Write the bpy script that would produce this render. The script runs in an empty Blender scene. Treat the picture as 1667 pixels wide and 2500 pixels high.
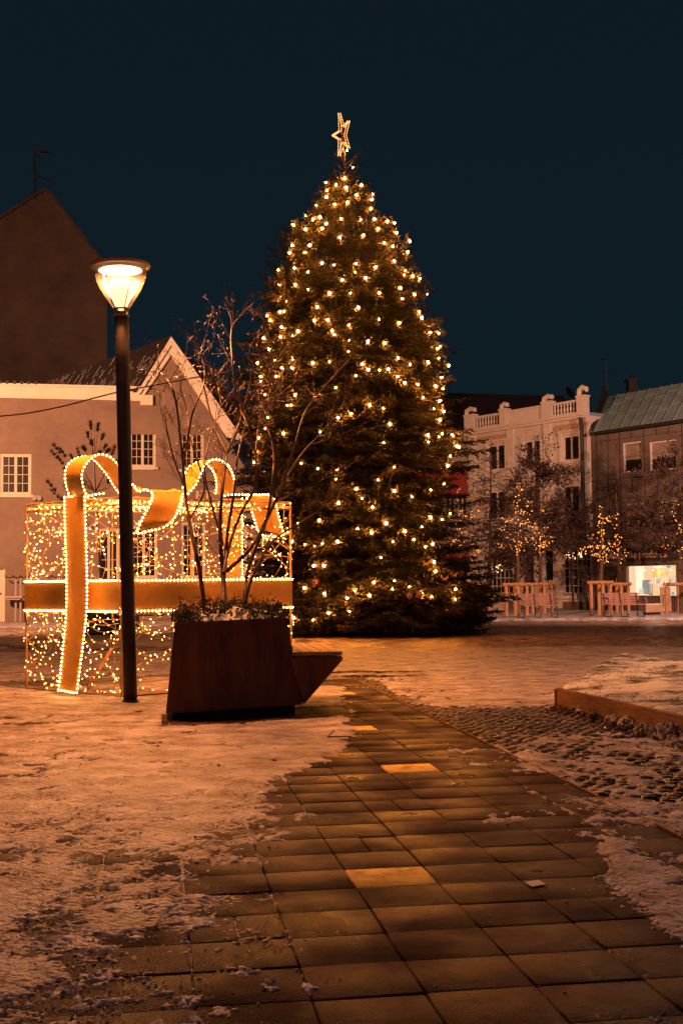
import bpy, math, random
import numpy as np
from mathutils import Vector, Matrix
random.seed(7)
RS = np.random.RandomState(11)
S = bpy.context.scene
PI = math.pi
# ---------------------------------------------------------------- camera
F = 2900.0
EYE = 1.4
cd = bpy.data.cameras.new('camera'); cam = bpy.data.objects.new('camera', cd); S.collection.objects.link(cam)
cd.sensor_fit = 'VERTICAL'; cd.sensor_height = 36; cd.sensor_width = 24; cd.lens = F/2500*36
cd.clip_end = 3000; cd.clip_start = 0.1
PITCH = math.atan(168/F); ROLL = 0.010
Rm = Matrix.Rotation(PI/2+PITCH, 3, 'X') @ Matrix.Rotation(-ROLL, 3, 'Z')
cam.matrix_world = Matrix.Translation((0, 0, EYE)) @ Rm.to_4x4()
S.camera = cam
# ---------------------------------------------------------------- sky, exposure
w = bpy.data.worlds.new('World'); S.world = w; w.use_nodes = True
nt = w.node_tree; bg = nt.nodes['Background']
tc = nt.nodes.new('ShaderNodeTexCoord'); sx = nt.nodes.new('ShaderNodeSeparateXYZ'); nt.links.new(tc.outputs['Generated'], sx.inputs[0])
cr = nt.nodes.new('ShaderNodeValToRGB'); nt.links.new(sx.outputs['Z'], cr.inputs[0]); nt.links.new(cr.outputs[0], bg.inputs[0])
cr.color_ramp.elements[0].position = 0.0; cr.color_ramp.elements[0].color = (0.0036, 0.0092, 0.0140, 1)
cr.color_ramp.elements[1].position = 0.5; cr.color_ramp.elements[1].color = (0.0045, 0.0100, 0.0150, 1)
e = cr.color_ramp.elements.new(0.16); e.color = (0.0048, 0.0122, 0.0178, 1)
bg.inputs[1].default_value = 1.0
S.view_settings.view_transform = 'Standard'; S.view_settings.look = 'None'; S.view_settings.exposure = 0; S.view_settings.gamma = 1
try:
    S.cycles.use_denoising = True
    S.cycles.max_bounces = 6; S.cycles.diffuse_bounces = 2; S.cycles.glossy_bounces = 2; S.cycles.transmission_bounces = 4; S.cycles.transparent_max_bounces = 8
    S.cycles.sample_clamp_indirect = 3.0
    S.cycles.filter_width = 1.5
    S.cycles.use_light_tree = True
    S.cycles.caustics_reflective = False; S.cycles.caustics_refractive = False
except Exception: pass
# ---------------------------------------------------------------- unseen lights added out of frame, in place of street lamps round the square
def lamp(name, loc, power, col, size=0.25):
    l = bpy.data.lights.new(name, 'POINT'); l.energy = power; l.color = col; l.shadow_soft_size = size
    o = bpy.data.objects.new(name, l); S.collection.objects.link(o); o.location = loc; return o
SOD = (1.0, 0.43, 0.17); WRM = (1.0, 0.42, 0.25)
def spot(name, loc, tgt, power, col, deg=125, blend=0.7, size=0.25):
    l = bpy.data.lights.new(name, 'SPOT'); l.energy = power; l.color = col; l.shadow_soft_size = size; l.spot_size = math.radians(deg); l.spot_blend = blend
    o = bpy.data.objects.new(name, l); S.collection.objects.link(o); o.location = loc; o.rotation_euler = (Vector(tgt)-Vector(loc)).to_track_quat('-Z', 'Y').to_euler(); return o
spot('added_square_light', (-13.2, 29.5, 7.0), (-9.2, 45, 4.8), 17000, (1.0,.44,.21), 130)  # unseen spot, cone shaped to light the house and miss the fir
spot('added_square_light', (14.5, 31, 7.5), (13, 52, 3.0), 11000, (1.0,.52,.36))
lamp('added_square_light', (7.6, 17.0, 5.2), 760, (1.0,.47,.27))
lamp('added_square_light', (-6.5, 2.5, 6.0), 330, (1.0,.42,.31))
# ---------------------------------------------------------------- pixel of the photograph -> ray of the real camera
def ray(px, py):
    return (Rm @ Vector(((px-833.5)/F, -(py-1250)/F, -1.0))).normalized()
def at(px, py, Y):
    d = ray(px, py); t = Y/d.y; return Vector((d.x*t, Y, EYE+d.z*t))
def G(px, py, z=0.0):
    d = ray(px, py); t = (z-EYE)/d.z; return Vector((d.x*t, d.y*t, z))
# ---------------------------------------------------------------- materials
def mat(name, col, rough=0.7, metal=0.0, col2=None, scale=6.0, fac=0.5, bump=0.0, bscale=30.0, detail=6, stretch=(1,1,1), spec=None, attr=None, emit=None, estr=0, lo=0.35, hi=0.65, rvar=None):
    m = bpy.data.materials.new(name); m.use_nodes = True; t = m.node_tree; N = t.nodes; L = t.links
    b = N['Principled BSDF']; b.inputs['Roughness'].default_value = rough; b.inputs['Metallic'].default_value = metal
    b.inputs['Base Color'].default_value = (*col, 1)
    if spec is not None: b.inputs['Specular IOR Level'].default_value = spec
    if col2 or bump:
        tcn = N.new('ShaderNodeTexCoord'); mp = N.new('ShaderNodeMapping'); L.new(tcn.outputs['Object'], mp.inputs[0]); mp.inputs['Scale'].default_value = stretch
    out = None
    if col2:
        n = N.new('ShaderNodeTexNoise'); n.inputs['Scale'].default_value = scale; n.inputs['Detail'].default_value = detail; n.inputs['Roughness'].default_value = 0.72; L.new(mp.outputs[0], n.inputs[0])
        r = N.new('ShaderNodeValToRGB'); r.color_ramp.elements[0].position = lo; r.color_ramp.elements[1].position = hi
        r.color_ramp.elements[0].color = (*col, 1); r.color_ramp.elements[1].color = (*col2, 1); L.new(n.outputs[0], r.inputs[0]); out = r.outputs[0]
        L.new(out, b.inputs['Base Color'])
    if attr:
        a = N.new('ShaderNodeAttribute'); a.attribute_name = attr
        mx = N.new('ShaderNodeMix'); mx.data_type = 'RGBA'; mx.blend_type = 'MULTIPLY'; mx.inputs[0].default_value = 1.0
        if out: L.new(out, mx.inputs[6])
        else: mx.inputs[6].default_value = (*col, 1)
        L.new(a.outputs['Color'], mx.inputs[7]); L.new(mx.outputs[2], b.inputs['Base Color'])
    if bump:
        n2 = N.new('ShaderNodeTexNoise'); n2.inputs['Scale'].default_value = bscale; n2.inputs['Detail'].default_value = 5; L.new(mp.outputs[0], n2.inputs[0])
        bp = N.new('ShaderNodeBump'); bp.inputs['Strength'].default_value = bump; bp.inputs['Distance'].default_value = 0.02; L.new(n2.outputs[0], bp.inputs['Height']); L.new(bp.outputs[0], b.inputs['Normal'])
    if rvar:
        n3 = N.new('ShaderNodeTexNoise'); n3.inputs['Scale'].default_value = rvar[2]; n3.inputs['Detail'].default_value = 8; L.new(mp.outputs[0], n3.inputs[0])
        mr = N.new('ShaderNodeMapRange'); mr.inputs[1].default_value = .35; mr.inputs[2].default_value = .65; mr.inputs[3].default_value = rvar[0]; mr.inputs[4].default_value = rvar[1]; L.new(n3.outputs[0], mr.inputs[0]); L.new(mr.outputs[0], b.inputs['Roughness'])
    if emit:
        b.inputs['Emission Color'].default_value = (*emit, 1); b.inputs['Emission Strength'].default_value = estr
    return m
def emat(name, col, s):
    return mat(name, (0.05, 0.04, 0.03), 0.5, emit=col, estr=s)
M = {}
M['snow'] = mat('snow', (0.20,0.14,0.125), 0.5, col2=(0.76,0.70,0.73), scale=3.4, bump=1.0, bscale=42, spec=0.4, detail=14, lo=0.40, hi=0.68, stretch=(0.7,1.1,1))
M['snow_clean'] = mat('clean_snow', (0.66,0.66,0.69), 0.65, col2=(0.82,0.82,0.85), scale=9, bump=0.5, bscale=30)
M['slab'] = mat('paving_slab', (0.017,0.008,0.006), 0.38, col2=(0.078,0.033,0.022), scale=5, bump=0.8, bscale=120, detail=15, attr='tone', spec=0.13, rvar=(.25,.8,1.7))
M['joint'] = mat('dark_ground', (0.035,0.028,0.024), 0.8, col2=(0.09,0.07,0.06), scale=0.9, bump=0.6, bscale=24, detail=12)
M['square'] = mat('square_cobbles', (0.09,0.058,0.046), 0.38, col2=(0.55,0.38,0.31), scale=3.0, bump=1.0, bscale=6, detail=14, stretch=(0.55,2.2,1), spec=0.35, lo=0.44, hi=0.66)
M['cobble'] = mat('cobblestone', (0.060,0.036,0.028), 0.32, col2=(0.13,0.08,0.06), scale=4, bump=0.6, bscale=60, attr='tone', spec=0.5)
M['corten'] = mat('weathered_steel', (0.075,0.026,0.016), 0.5, col2=(0.19,0.068,0.034), scale=2.4, bump=0.35, bscale=22, stretch=(2.6,2.6,0.5), detail=12, rvar=(.35,.7,3))
M['corten_dark'] = mat('dark_steel', (0.02,0.014,0.012), 0.6)
M['wood_slat'] = mat('bench_wood', (0.22,0.12,0.055), 0.5, col2=(0.42,0.25,0.12), scale=5, stretch=(8,0.8,1), bump=0.3)
M['wood_edge'] = mat('timber_edging', (0.13,0.055,0.022), 0.6, col2=(0.30,0.14,0.055), scale=4, stretch=(1,1,9), bump=0.4, bscale=12)
M['wood_pole'] = mat('peeled_wood', (0.35,0.15,0.06), 0.6, col2=(0.55,0.27,0.12), scale=5, stretch=(3,3,0.6))
M['wood_pale'] = mat('pale_timber', (0.36,0.20,0.12), 0.65, col2=(0.55,0.34,0.22), scale=3, stretch=(0.6,0.6,4), detail=8)
M['wood_grey'] = mat('bench_slats', (0.26,0.13,0.09), 0.55, col2=(0.38,0.20,0.15), scale=4)
M['iron'] = mat('dark_iron', (0.03,0.022,0.02), 0.5, metal=0.3)
M['post'] = mat('lamp_post_paint', (0.026,0.020,0.018), 0.55, metal=0.0, col2=(0.04,0.030,0.026), scale=7, bump=0.1, spec=0.3)
M['rim'] = mat('lamp_rim', (0.45,0.27,0.14), 0.4)
M['lit'] = emat('lit_reflector', (1.0,0.78,0.55), 5)
M['lit2'] = emat('lit_lens', (1.0,0.74,0.50), 2.4)
M['gframe'] = mat('painted_frame', (0.62,0.36,0.13), 0.45, metal=0.2)
M['ribbon'] = mat('orange_ribbon', (0.66,0.30,0.03), 0.6, col2=(0.74,0.37,0.04), scale=9, bump=0.5, bscale=90)
M['ribbon_pale'] = mat('pale_ribbon', (0.72,0.40,0.10), 0.55)
M['cable'] = mat('pale_cable', (0.60,0.33,0.12), 0.5)
M['tcable'] = mat('dark_cable', (0.02,0.03,0.015), 0.6)
M['led'] = emat('rope_led', (1.0,0.42,0.10), 80)
M['fairy'] = emat('fairy_led', (1.0,0.38,0.085), 34)
M['bulb'] = emat('globe_bulb', (1.0,0.29,0.035), 780)
M['bulb_dim'] = emat('dim_bulb', (1.0,0.29,0.035), 420)
M['bulb_off'] = mat('unlit_bulb', (0.6,0.5,0.4), 0.3)
M['far_led'] = emat('street_tree_led', (1.0,0.30,0.05), 3.6)
M['starled'] = emat('star_rope', (1.0,0.36,0.10), 7)
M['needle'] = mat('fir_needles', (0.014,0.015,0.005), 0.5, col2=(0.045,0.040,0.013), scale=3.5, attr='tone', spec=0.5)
M['bark'] = mat('bark', (0.05,0.035,0.025), 0.85, col2=(0.12,0.08,0.06), scale=14, bump=0.6, bscale=40)
M['twig'] = mat('shrub_bark', (0.065,0.037,0.025), 0.6, col2=(0.15,0.088,0.06), scale=10, bump=0.3)
M['bud'] = mat('bud', (0.16,0.09,0.06), 0.5)
M['leaf_dead'] = mat('dead_leaf', (0.038,0.018,0.013), 0.8, col2=(0.075,0.032,0.02), scale=3)
M['grassy'] = mat('dry_grass', (0.10,0.075,0.022), 0.7, col2=(0.22,0.15,0.045), scale=12)
M['evergreen'] = mat('low_evergreen', (0.025,0.022,0.010), 0.6, col2=(0.09,0.075,0.03), scale=12)
M['plaster'] = mat('rendered_wall', (0.205,0.14,0.11), 0.85, col2=(0.29,0.195,0.15), scale=0.7, bump=0.25, bscale=18)
M['plaster_trim'] = mat('cream_trim', (0.76,0.67,0.56), 0.7, col2=(0.82,0.73,0.62), scale=2)
M['winframe'] = mat('painted_window', (0.66,0.56,0.45), 0.5)
M['darkwall'] = mat('old_render', (0.035,0.024,0.022), 0.9, col2=(0.095,0.058,0.045), scale=0.6, bump=0.6, bscale=8, detail=12, lo=0.3, hi=0.75)
M['corrug'] = mat('corrugated_roof', (0.022,0.014,0.015), 0.6)
M['rooftile'] = mat('dark_roof_tiles', (0.035,0.016,0.014), 0.8, col2=(0.06,0.026,0.022), scale=3, bump=0.8, bscale=6)
M['cream'] = mat('cream_facade', (0.50,0.41,0.36), 0.85, col2=(0.68,0.57,0.50), scale=0.8, bump=0.3, bscale=14, detail=10, lo=0.3, hi=0.7)
M['cream_light'] = mat('cream_stucco', (0.62,0.50,0.43), 0.8, col2=(0.70,0.58,0.50), scale=2.5, bump=0.2)
M['frieze'] = mat('ochre_frieze', (0.35,0.15,0.07), 0.8, col2=(0.62,0.42,0.30), scale=11, bump=1, bscale=20)
M['panel'] = mat('grey_panel', (0.115,0.078,0.062), 0.8, col2=(0.165,0.115,0.092), scale=1.5, bump=0.15)
M['zinc'] = mat('zinc_roof', (0.20,0.27,0.27), 0.5, metal=0.1, col2=(0.30,0.37,0.36), scale=1.4)
M['pipe'] = mat('dark_pipe', (0.02,0.018,0.018), 0.5)
M['shopdark'] = mat('dark_shopfront', (0.035,0.025,0.022), 0.6)
M['shopbase'] = mat('brown_shopfront', (0.14,0.09,0.075), 0.7, col2=(0.17,0.11,0.09), scale=3)
M['redwall'] = mat('red_wall', (0.30,0.035,0.025), 0.7, col2=(0.36,0.05,0.035), scale=3)
M['white_wall'] = mat('white_wall', (0.42,0.34,0.31), 0.8)
M['letter'] = mat('gilt_letter', (0.72,0.52,0.34), 0.5)
M['cloth'] = mat('canvas_cloth', (0.46,0.35,0.28), 0.85, col2=(0.54,0.42,0.34), scale=6)
M['pink'] = mat('pink_heart', (0.55,0.07,0.09), 0.6)
M['paper'] = mat('white_card', (0.75,0.70,0.66), 0.7)
M['gold'] = mat('gold_card', (0.75,0.48,0.16), 0.5)
M['soil'] = mat('soil', (0.03,0.022,0.016), 0.9)
def glassmat(name, tint=(0.012,0.010,0.010), rough=0.3):
    return mat(name, tint, rough, spec=0.12, col2=tuple(c*1.9 for c in tint), scale=1.3, bump=0.06, bscale=2)
M['pane'] = glassmat('window_glass')
def clearglass():
    m = bpy.data.materials.new('clear_acrylic'); m.use_nodes = True; t = m.node_tree; N = t.nodes; L = t.links
    for n in list(N): N.remove(n)
    o = N.new('ShaderNodeOutputMaterial'); tr = N.new('ShaderNodeBsdfTransparent'); tr.inputs[0].default_value = (1,0.88,0.72,1)
    gl = N.new('ShaderNodeBsdfGlossy'); gl.inputs['Roughness'].default_value = 0.12; tl = N.new('ShaderNodeBsdfTranslucent'); tl.inputs[0].default_value = (1,0.75,0.5,1)
    fr = N.new('ShaderNodeFresnel'); fr.inputs[0].default_value = 1.45
    m1 = N.new('ShaderNodeMixShader'); m1.inputs[0].default_value = 0.0035; L.new(tr.outputs[0], m1.inputs[1]); L.new(tl.outputs[0], m1.inputs[2])
    m2 = N.new('ShaderNodeMixShader'); L.new(fr.outputs[0], m2.inputs[0]); L.new(m1.outputs[0], m2.inputs[1]); L.new(gl.outputs[0], m2.inputs[2]); L.new(m2.outputs[0], o.inputs[0])
    return m
M['clear'] = clearglass()
# ---------------------------------------------------------------- mesh collector
class MB:
    def __init__(s): s.v = []; s.f = []; s.m = []; s.cur = 0
    def add(s, vs, fs):
        o = len(s.v); s.v.extend([tuple(x) for x in vs]); s.f.extend([tuple(i+o for i in f) for f in fs]); s.m.extend([s.cur]*len(fs)); return s
    def poly(s, pts): return s.add(pts, [tuple(range(len(pts)))])
    def prism(s, pts, off):          # closed slab from a polygon
        n = len(pts); off = Vector(off); a = [Vector(p) for p in pts]; b = [p+off for p in a]
        return s.add(a+b, [tuple(range(n))[::-1], tuple(range(n, 2*n))] + [(i, (i+1) % n, n+(i+1) % n, n+i) for i in range(n)])
    def box(s, c, ax, ay, az):       # centre and three half axes
        c, ax, ay, az = map(Vector, (c, ax, ay, az))
        vs = [c+ax*i+ay*j+az*k for k in (-1, 1) for j in (-1, 1) for i in (-1, 1)]
        return s.add(vs, [(0,2,3,1),(4,5,7,6),(0,1,5,4),(2,6,7,3),(0,4,6,2),(1,3,7,5)])
    def tube(s, pts, r, n=8, cap=True):
        pts = [Vector(p) for p in pts]; rs = r if hasattr(r, '__len__') else [r]*len(pts); o = len(s.v); vs = []; prev = None
        for i, p in enumerate(pts):
            d = (pts[min(i+1, len(pts)-1)]-pts[max(i-1, 0)]);
            if d.length < 1e-9: d = Vector((0, 0, 1))
            d.normalize()
            if prev is None:
                u = d.cross(Vector((0, 0, 1)) if abs(d.z) < 0.9 else Vector((1, 0, 0))).normalized()
            else:
                u = prev-d*prev.dot(d)
                u = u.normalized() if u.length > 1e-6 else d.orthogonal().normalized()
            prev = u; v = d.cross(u)
            for k in range(n):
                a = 2*PI*k/n; vs.append(p+(u*math.cos(a)+v*math.sin(a))*rs[i])
        fs = [(i*n+k, i*n+(k+1) % n, (i+1)*n+(k+1) % n, (i+1)*n+k) for i in range(len(pts)-1) for k in range(n)]
        if cap: fs += [tuple(range(n))[::-1], tuple((len(pts)-1)*n+k for k in range(n))]
        return s.add(vs, fs)
    def lathe(s, c, prof, n=32, axis=None):
        c = Vector(c); ax = Vector(axis).normalized() if axis else Vector((0, 0, 1)); u = ax.orthogonal().normalized(); v = ax.cross(u); vs = []
        for r, z in prof:
            for k in range(n):
                a = 2*PI*k/n; vs.append(c+ax*z+(u*math.cos(a)+v*math.sin(a))*r)
        return s.add(vs, [(i*n+k, i*n+(k+1) % n, (i+1)*n+(k+1) % n, (i+1)*n+k) for i in range(len(prof)-1) for k in range(n)])
    def octa(s, c, r):
        c = Vector(c); vs = [c+Vector(d)*r for d in ((1,0,0),(-1,0,0),(0,1,0),(0,-1,0),(0,0,1),(0,0,-1))]
        return s.add(vs, [(0,2,4),(2,1,4),(1,3,4),(3,0,4),(2,0,5),(1,2,5),(3,1,5),(0,3,5)])
    def ball(s, c, r, n=10, m=6):
        return s.lathe(c, [(max(r*math.sin(PI*i/m), 1e-4), -r*math.cos(PI*i/m)) for i in range(m+1)], n)
ORI = {}
def link(o, parent):
    S.collection.objects.link(o)
    if parent: o.parent = parent
def obj(name, mb, m, parent=None, origin=None, smooth=False, label=None, **kw):
    me = bpy.data.meshes.new(name)
    org = ORI[parent.name] if parent else Vector(origin) if origin is not None else Vector((0, 0, 0))
    me.from_pydata([(v[0]-org.x, v[1]-org.y, v[2]-org.z) for v in mb.v], [], mb.f)
    ms = m if isinstance(m, (list, tuple)) else [m]
    for x in ms: me.materials.append(M[x] if isinstance(x, str) else x)
    if len(ms) > 1: me.polygons.foreach_set('material_index', mb.m)
    if smooth: me.polygons.foreach_set('use_smooth', [True]*len(me.polygons))
    me.update()
    o = bpy.data.objects.new(name, me); link(o, parent)
    if not parent: o.location = org
    ORI[o.name] = org
    if label: o['label'] = label
    for k, v in kw.items(): o[k] = v
    return o
def thing(name, label, cat, origin, group=None):
    o = bpy.data.objects.new(name, None); S.collection.objects.link(o); o.location = origin; ORI[o.name] = Vector(origin)
    o['label'] = label; o['category'] = cat; o.empty_display_size = 0.2
    if group: o['group'] = group
    return o
def tag(o, label, cat, group=None):
    o['label'] = label; o['category'] = cat
    if group: o['group'] = group
    return o
def npmesh(name, verts, faces, m, parent=None, tone=None, smooth=False, **kw):
    """numpy mesh; faces (n,3) or (n,4); tone: per-face (n,) or (n,3) values"""
    me = bpy.data.meshes.new(name); nv = len(verts); nf, k = faces.shape
    org = ORI[parent.name] if parent else Vector((0, 0, 0))
    verts = np.asarray(verts, dtype=np.float32)-np.array(org, dtype=np.float32)
    me.vertices.add(nv); me.vertices.foreach_set('co', verts.ravel())
    me.loops.add(nf*k); me.loops.foreach_set('vertex_index', faces.astype(np.int32).ravel())
    me.polygons.add(nf); me.polygons.foreach_set('loop_start', (np.arange(nf)*k).astype(np.int32)); me.polygons.foreach_set('loop_total', np.full(nf, k, dtype=np.int32))
    if smooth: me.polygons.foreach_set('use_smooth', np.ones(nf, dtype=bool))
    me.materials.append(M[m]); me.update(calc_edges=True)
    if tone is not None:
        t = np.asarray(tone, dtype=np.float32)
        if t.ndim == 1: t = np.repeat(t[:, None], 3, axis=1)
        ca = me.color_attributes.new('tone', 'FLOAT_COLOR', 'CORNER')
        c = np.ones((nf, k, 4), dtype=np.float32); c[:, :, :3] = t[:, None, :]; ca.data.foreach_set('color', c.ravel())
    o = bpy.data.objects.new(name, me); link(o, parent); ORI[o.name] = org
    for kk, v in kw.items(): o[kk] = v
    return o
_T = RS.rand(256, 256)
def vnoise(x, y, s=0):
    x = x+s*17.3; y = y+s*9.1; xi = np.floor(x).astype(int); yi = np.floor(y).astype(int); fx = x-xi; fy = y-yi; fx = fx*fx*(3-2*fx); fy = fy*fy*(3-2*fy)
    g = lambda a, b: _T[a & 255, b & 255]
    return (g(xi, yi)*(1-fx)+g(xi+1, yi)*fx)*(1-fy)+(g(xi, yi+1)*(1-fx)+g(xi+1, yi+1)*fx)*fy
def fbm(x, y, o=5, s=0):
    r = 0; a = 0.5; t = 0
    for i in range(o):
        r = r+a*vnoise(x, y, s+i); t += a; a *= 0.55; x = x*2.03; y = y*2.03
    return r/t
def sdf(poly, x, y):               # signed distance to polygon, positive inside
    P = [(p[0], p[1]) for p in poly]; d = np.full(x.shape, 1e9); ins = np.zeros(x.shape, bool); n = len(P)
    for i in range(n):
        x0, y0 = P[i]; x1, y1 = P[(i+1) % n]; ex, ey = x1-x0, y1-y0; L = ex*ex+ey*ey+1e-12
        t = np.clip(((x-x0)*ex+(y-y0)*ey)/L, 0, 1); d = np.minimum(d, np.hypot(x-x0-t*ex, y-y0-t*ey))
        c = ((y0 > y) != (y1 > y)) & (x < (x1-x0)*(y-y0)/((y1-y0) if y1 != y0 else 1e-9)+x0); ins ^= c
    return np.where(ins, d, -d)
# ================================================================ GROUND
g = MB(); g.poly([(-400,-60,-0.03),(400,-60,-0.03),(400,900,-0.03),(-400,900,-0.03)])
obj('ground', g, 'joint', kind='structure')
dirS = Vector((ray(380,1425).x, ray(380,1425).y, 0)).normalized(); dirT = Vector((dirS.y, -dirS.x, 0))
O0 = G(1089, 2500)
SW, SD = 0.388, 0.352
row0 = (G(1041,2424)-O0).dot(dirS)
def st(p): return ((p[0]-O0.x)*dirS.x+(p[1]-O0.y)*dirS.y, (p[0]-O0.x)*dirT.x+(p[1]-O0.y)*dirT.y)
edgeT = st(G(1344,1893))[1]
vs = []; fs = []; tn = []
rr = random.Random(3)
def slab(s0, s1, t0, t1, tone, dz=0.0, gap=0.0035):
    s0 += gap; s1 -= gap; t0 += gap; t1 -= gap; s0 += rr.uniform(-.002,.002); t0 += rr.uniform(-.002,.002); o = len(vs); z = dz+rr.uniform(-0.002, 0.002); tx = rr.uniform(-0.0025, 0.0025); ty = rr.uniform(-0.0025, 0.0025); b = 0.004
    for (a, c, zz) in ((s0,t0,-.02),(s1,t0,-.02),(s1,t1,-.02),(s0,t1,-.02),(s0,t0,z-b),(s1,t0,z-b),(s1,t1,z-b),(s0,t1,z-b),(s0+b,t0+b,z),(s1-b,t0+b,z),(s1-b,t1-b,z),(s0+b,t1-b,z)):
        p = O0+dirS*a+dirT*c; vs.append((p.x, p.y, zz+(tx if a > (s0+s1)/2 else -tx)*(zz > -.015)+(ty if c > (t0+t1)/2 else 0)*(zz > -.015)))
    for k in range(4):
        fs.append((o+k, o+(k+1) % 4, o+4+(k+1) % 4, o+4+k)); fs.append((o+4+k, o+4+(k+1) % 4, o+8+(k+1) % 4, o+8+k))
    fs.append((o+8, o+9, o+10, o+11)); tn.extend([tone]*9)
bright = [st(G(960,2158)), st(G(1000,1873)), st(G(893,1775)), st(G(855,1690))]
nS = int(25/SD)
for i in range(-3, nS):
    s0 = row0+i*SD
    jit = 0
    for j in range(-26, 12):
        t0 = j*SW+jit; t1 = t0+SW
        if t0 > edgeT-0.02: continue
        t1 = min(t1, edgeT)
        if t1-t0 < 0.06: continue
        k = rr.uniform(0.6, 1.35)
        k *= rr.choice([1,1,1,.7,1.3]); tone = (k*rr.uniform(.97,1.05), k, k*rr.uniform(.93,1.03))
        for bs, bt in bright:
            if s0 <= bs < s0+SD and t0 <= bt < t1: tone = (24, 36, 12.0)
        if rr.random() < 0.03: tone = tuple(c*1.5 for c in tone)
        if rr.random() < 0.04 and t1-t0 > .3:
            tm = (t0+t1)/2; slab(s0, s0+SD, t0, tm, tone); slab(s0, s0+SD, tm, t1, tuple(c*.9 for c in tone))
        else: slab(s0, s0+SD, t0, t1, tone)
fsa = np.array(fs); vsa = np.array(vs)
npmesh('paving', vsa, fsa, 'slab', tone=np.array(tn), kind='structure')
# steel edging strip between paving and cobbles
g = MB(); a = O0+dirS*0.0+dirT*(edgeT+0.012); b = O0+dirS*14.2+dirT*(edgeT+0.012)
g.box((a+b)/2+Vector((0,0,-.008)), (b-a)/2, dirT*0.007, (0,0,0.018)); obj('kerb', g, 'corten', kind='structure')
# cobbles, laid stone by stone
cs, ct = 0.088, 0.122; nR = int(15.2/cs)
gx = np.array([-1,-.72,0,.72,1.]); gy = np.array([-1,-.6,.6,1.])
U, V = np.meshgrid(gx, gy, indexing='ij'); prof = np.where((np.abs(U) > .99) | (np.abs(V) > .99), -0.03, 0.0)+0.017*(1-np.abs(U)**3)*(1-np.abs(V)**3)-.006
base = []; 
for i in range(nR):
    s = i*cs-1.4
    for j in range(0, 90):
        t = edgeT+0.10+j*ct+(i % 2)*ct/2
        base.append((s, t))
base = np.array(base); sp = np.array([1,1]); n = len(base)
bs_ = base[:, 0]+0.05*np.sin(base[:, 1]*1.3)+RS.uniform(-.012,.012,n); bt_ = base[:, 1]+RS.uniform(-.018,.018,n)
hw = cs/2-RS.uniform(.002,.007,n); hl = ct/2-RS.uniform(.002,.010,n); hz = RS.uniform(-.012,.004,n); tiltx = RS.uniform(-.07,.07,n); tilty = RS.uniform(-.05,.05,n)
S_ = bs_[:,None,None]+hw[:,None,None]*V[None]; T_ = bt_[:,None,None]+hl[:,None,None]*U[None]
Z_ = hz[:,None,None]+prof[None]*1.0+tiltx[:,None,None]*hw[:,None,None]*V[None]+tilty[:,None,None]*hl[:,None,None]*U[None]
X = O0.x+dirS.x*S_+dirT.x*T_; Y = O0.y+dirS.y*S_+dirT.y*T_
keep = (X.mean((1,2)) < 0.42*Y.mean((1,2))+2.2)
X, Y, Z_ = X[keep], Y[keep], Z_[keep]; n = len(X); nu, nv_ = U.shape
vv = np.stack([X, Y, Z_], -1).reshape(-1, 3)
q = np.array([[i*nv_+j, i*nv_+j+1, (i+1)*nv_+j+1, (i+1)*nv_+j] for i in range(nu-1) for j in range(nv_-1)])
ff = (np.arange(n)[:, None, None]*(nu*nv_)+q[None]).reshape(-1, 4)
tt = np.repeat(RS.uniform(.7,1.5,n), len(q))
npmesh('cobblestones', vv, ff[:, ::-1], 'cobble', tone=tt, smooth=True, kind='structure')
# far square: cobble surface and the pavement along the shops, asphalt at the house
g = MB(); p = [G(860,1652), G(1800,1652), Vector((40,52,0)), Vector((-30,52,0)), Vector((-30,26.5,0)), G(700,1575)]
g = MB(); g.poly([(-40,38.5,-.010),(60,38.5,-.010),(60,75,-.010),(-40,75,-.010)]); g.poly([(-40,24.4,-.028),(60,24.4,-.028),(60,38.6,-.028),(-40,38.6,-.028)]); obj('square', g, 'square', kind='structure')
ys_ = 1/np.linspace(1/24.2, 1/39.5, 330); us_ = np.linspace(-.5,.5,620); Yq, Uq = np.meshgrid(ys_, us_, indexing='ij'); Xq = Uq*Yq
Zq = -.004+(fbm(Xq*2.2, Yq*3.2, 3, 61)-.5)*.05+(fbm(Xq*7.5, Yq*5.5, 2, 67)-.5)*.045; ix = np.arange(330*620).reshape(330,620); q4 = np.stack([ix[:-1,:-1], ix[:-1,1:], ix[1:,1:], ix[1:,:-1]], -1).reshape(-1,4)
npmesh('square_cobbles', np.stack([Xq,Yq,Zq],-1).reshape(-1,3), q4, 'square', smooth=False, kind='structure')
kY = 45.0
g = MB(); g.prism([(4.2,39.9,-.05),(40,37.0,-.05),(40,70,-.05),(4.2,70,-.05)], (0,0,0.13)); obj('pavement', g, 'snow', kind='structure')
# slab strip crossing behind the planter
vs.clear(); fs.clear(); tn.clear()
A = G(800,1655); B = G(1050,1652); 
xs = np.linspace(A.x-1.0, B.x, 6)
for i in range(5):
    for j in range(2):
        x0, x1 = xs[i]+.006, xs[i+1]-.006; y0 = A.y+j*.8+.02; y1 = y0+.77; o = len(vs); z = 0.012
        vs += [(x0,y0,-.02),(x1,y0,-.02),(x1,y1,-.02),(x0,y1,-.02),(x0,y0,z),(x1,y0,z),(x1,y1,z-.01),(x0,y1,z-.01)]
        fs += [(o,o+1,o+5,o+4),(o+1,o+2,o+6,o+5),(o+2,o+3,o+7,o+6),(o+3,o,o+4,o+7),(o+4,o+5,o+6,o+7)]; tn += [(1.5,1.2,.9)]*5
npmesh('path', np.array(vs), np.array(fs), 'slab', tone=np.array(tn), kind='structure')
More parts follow.
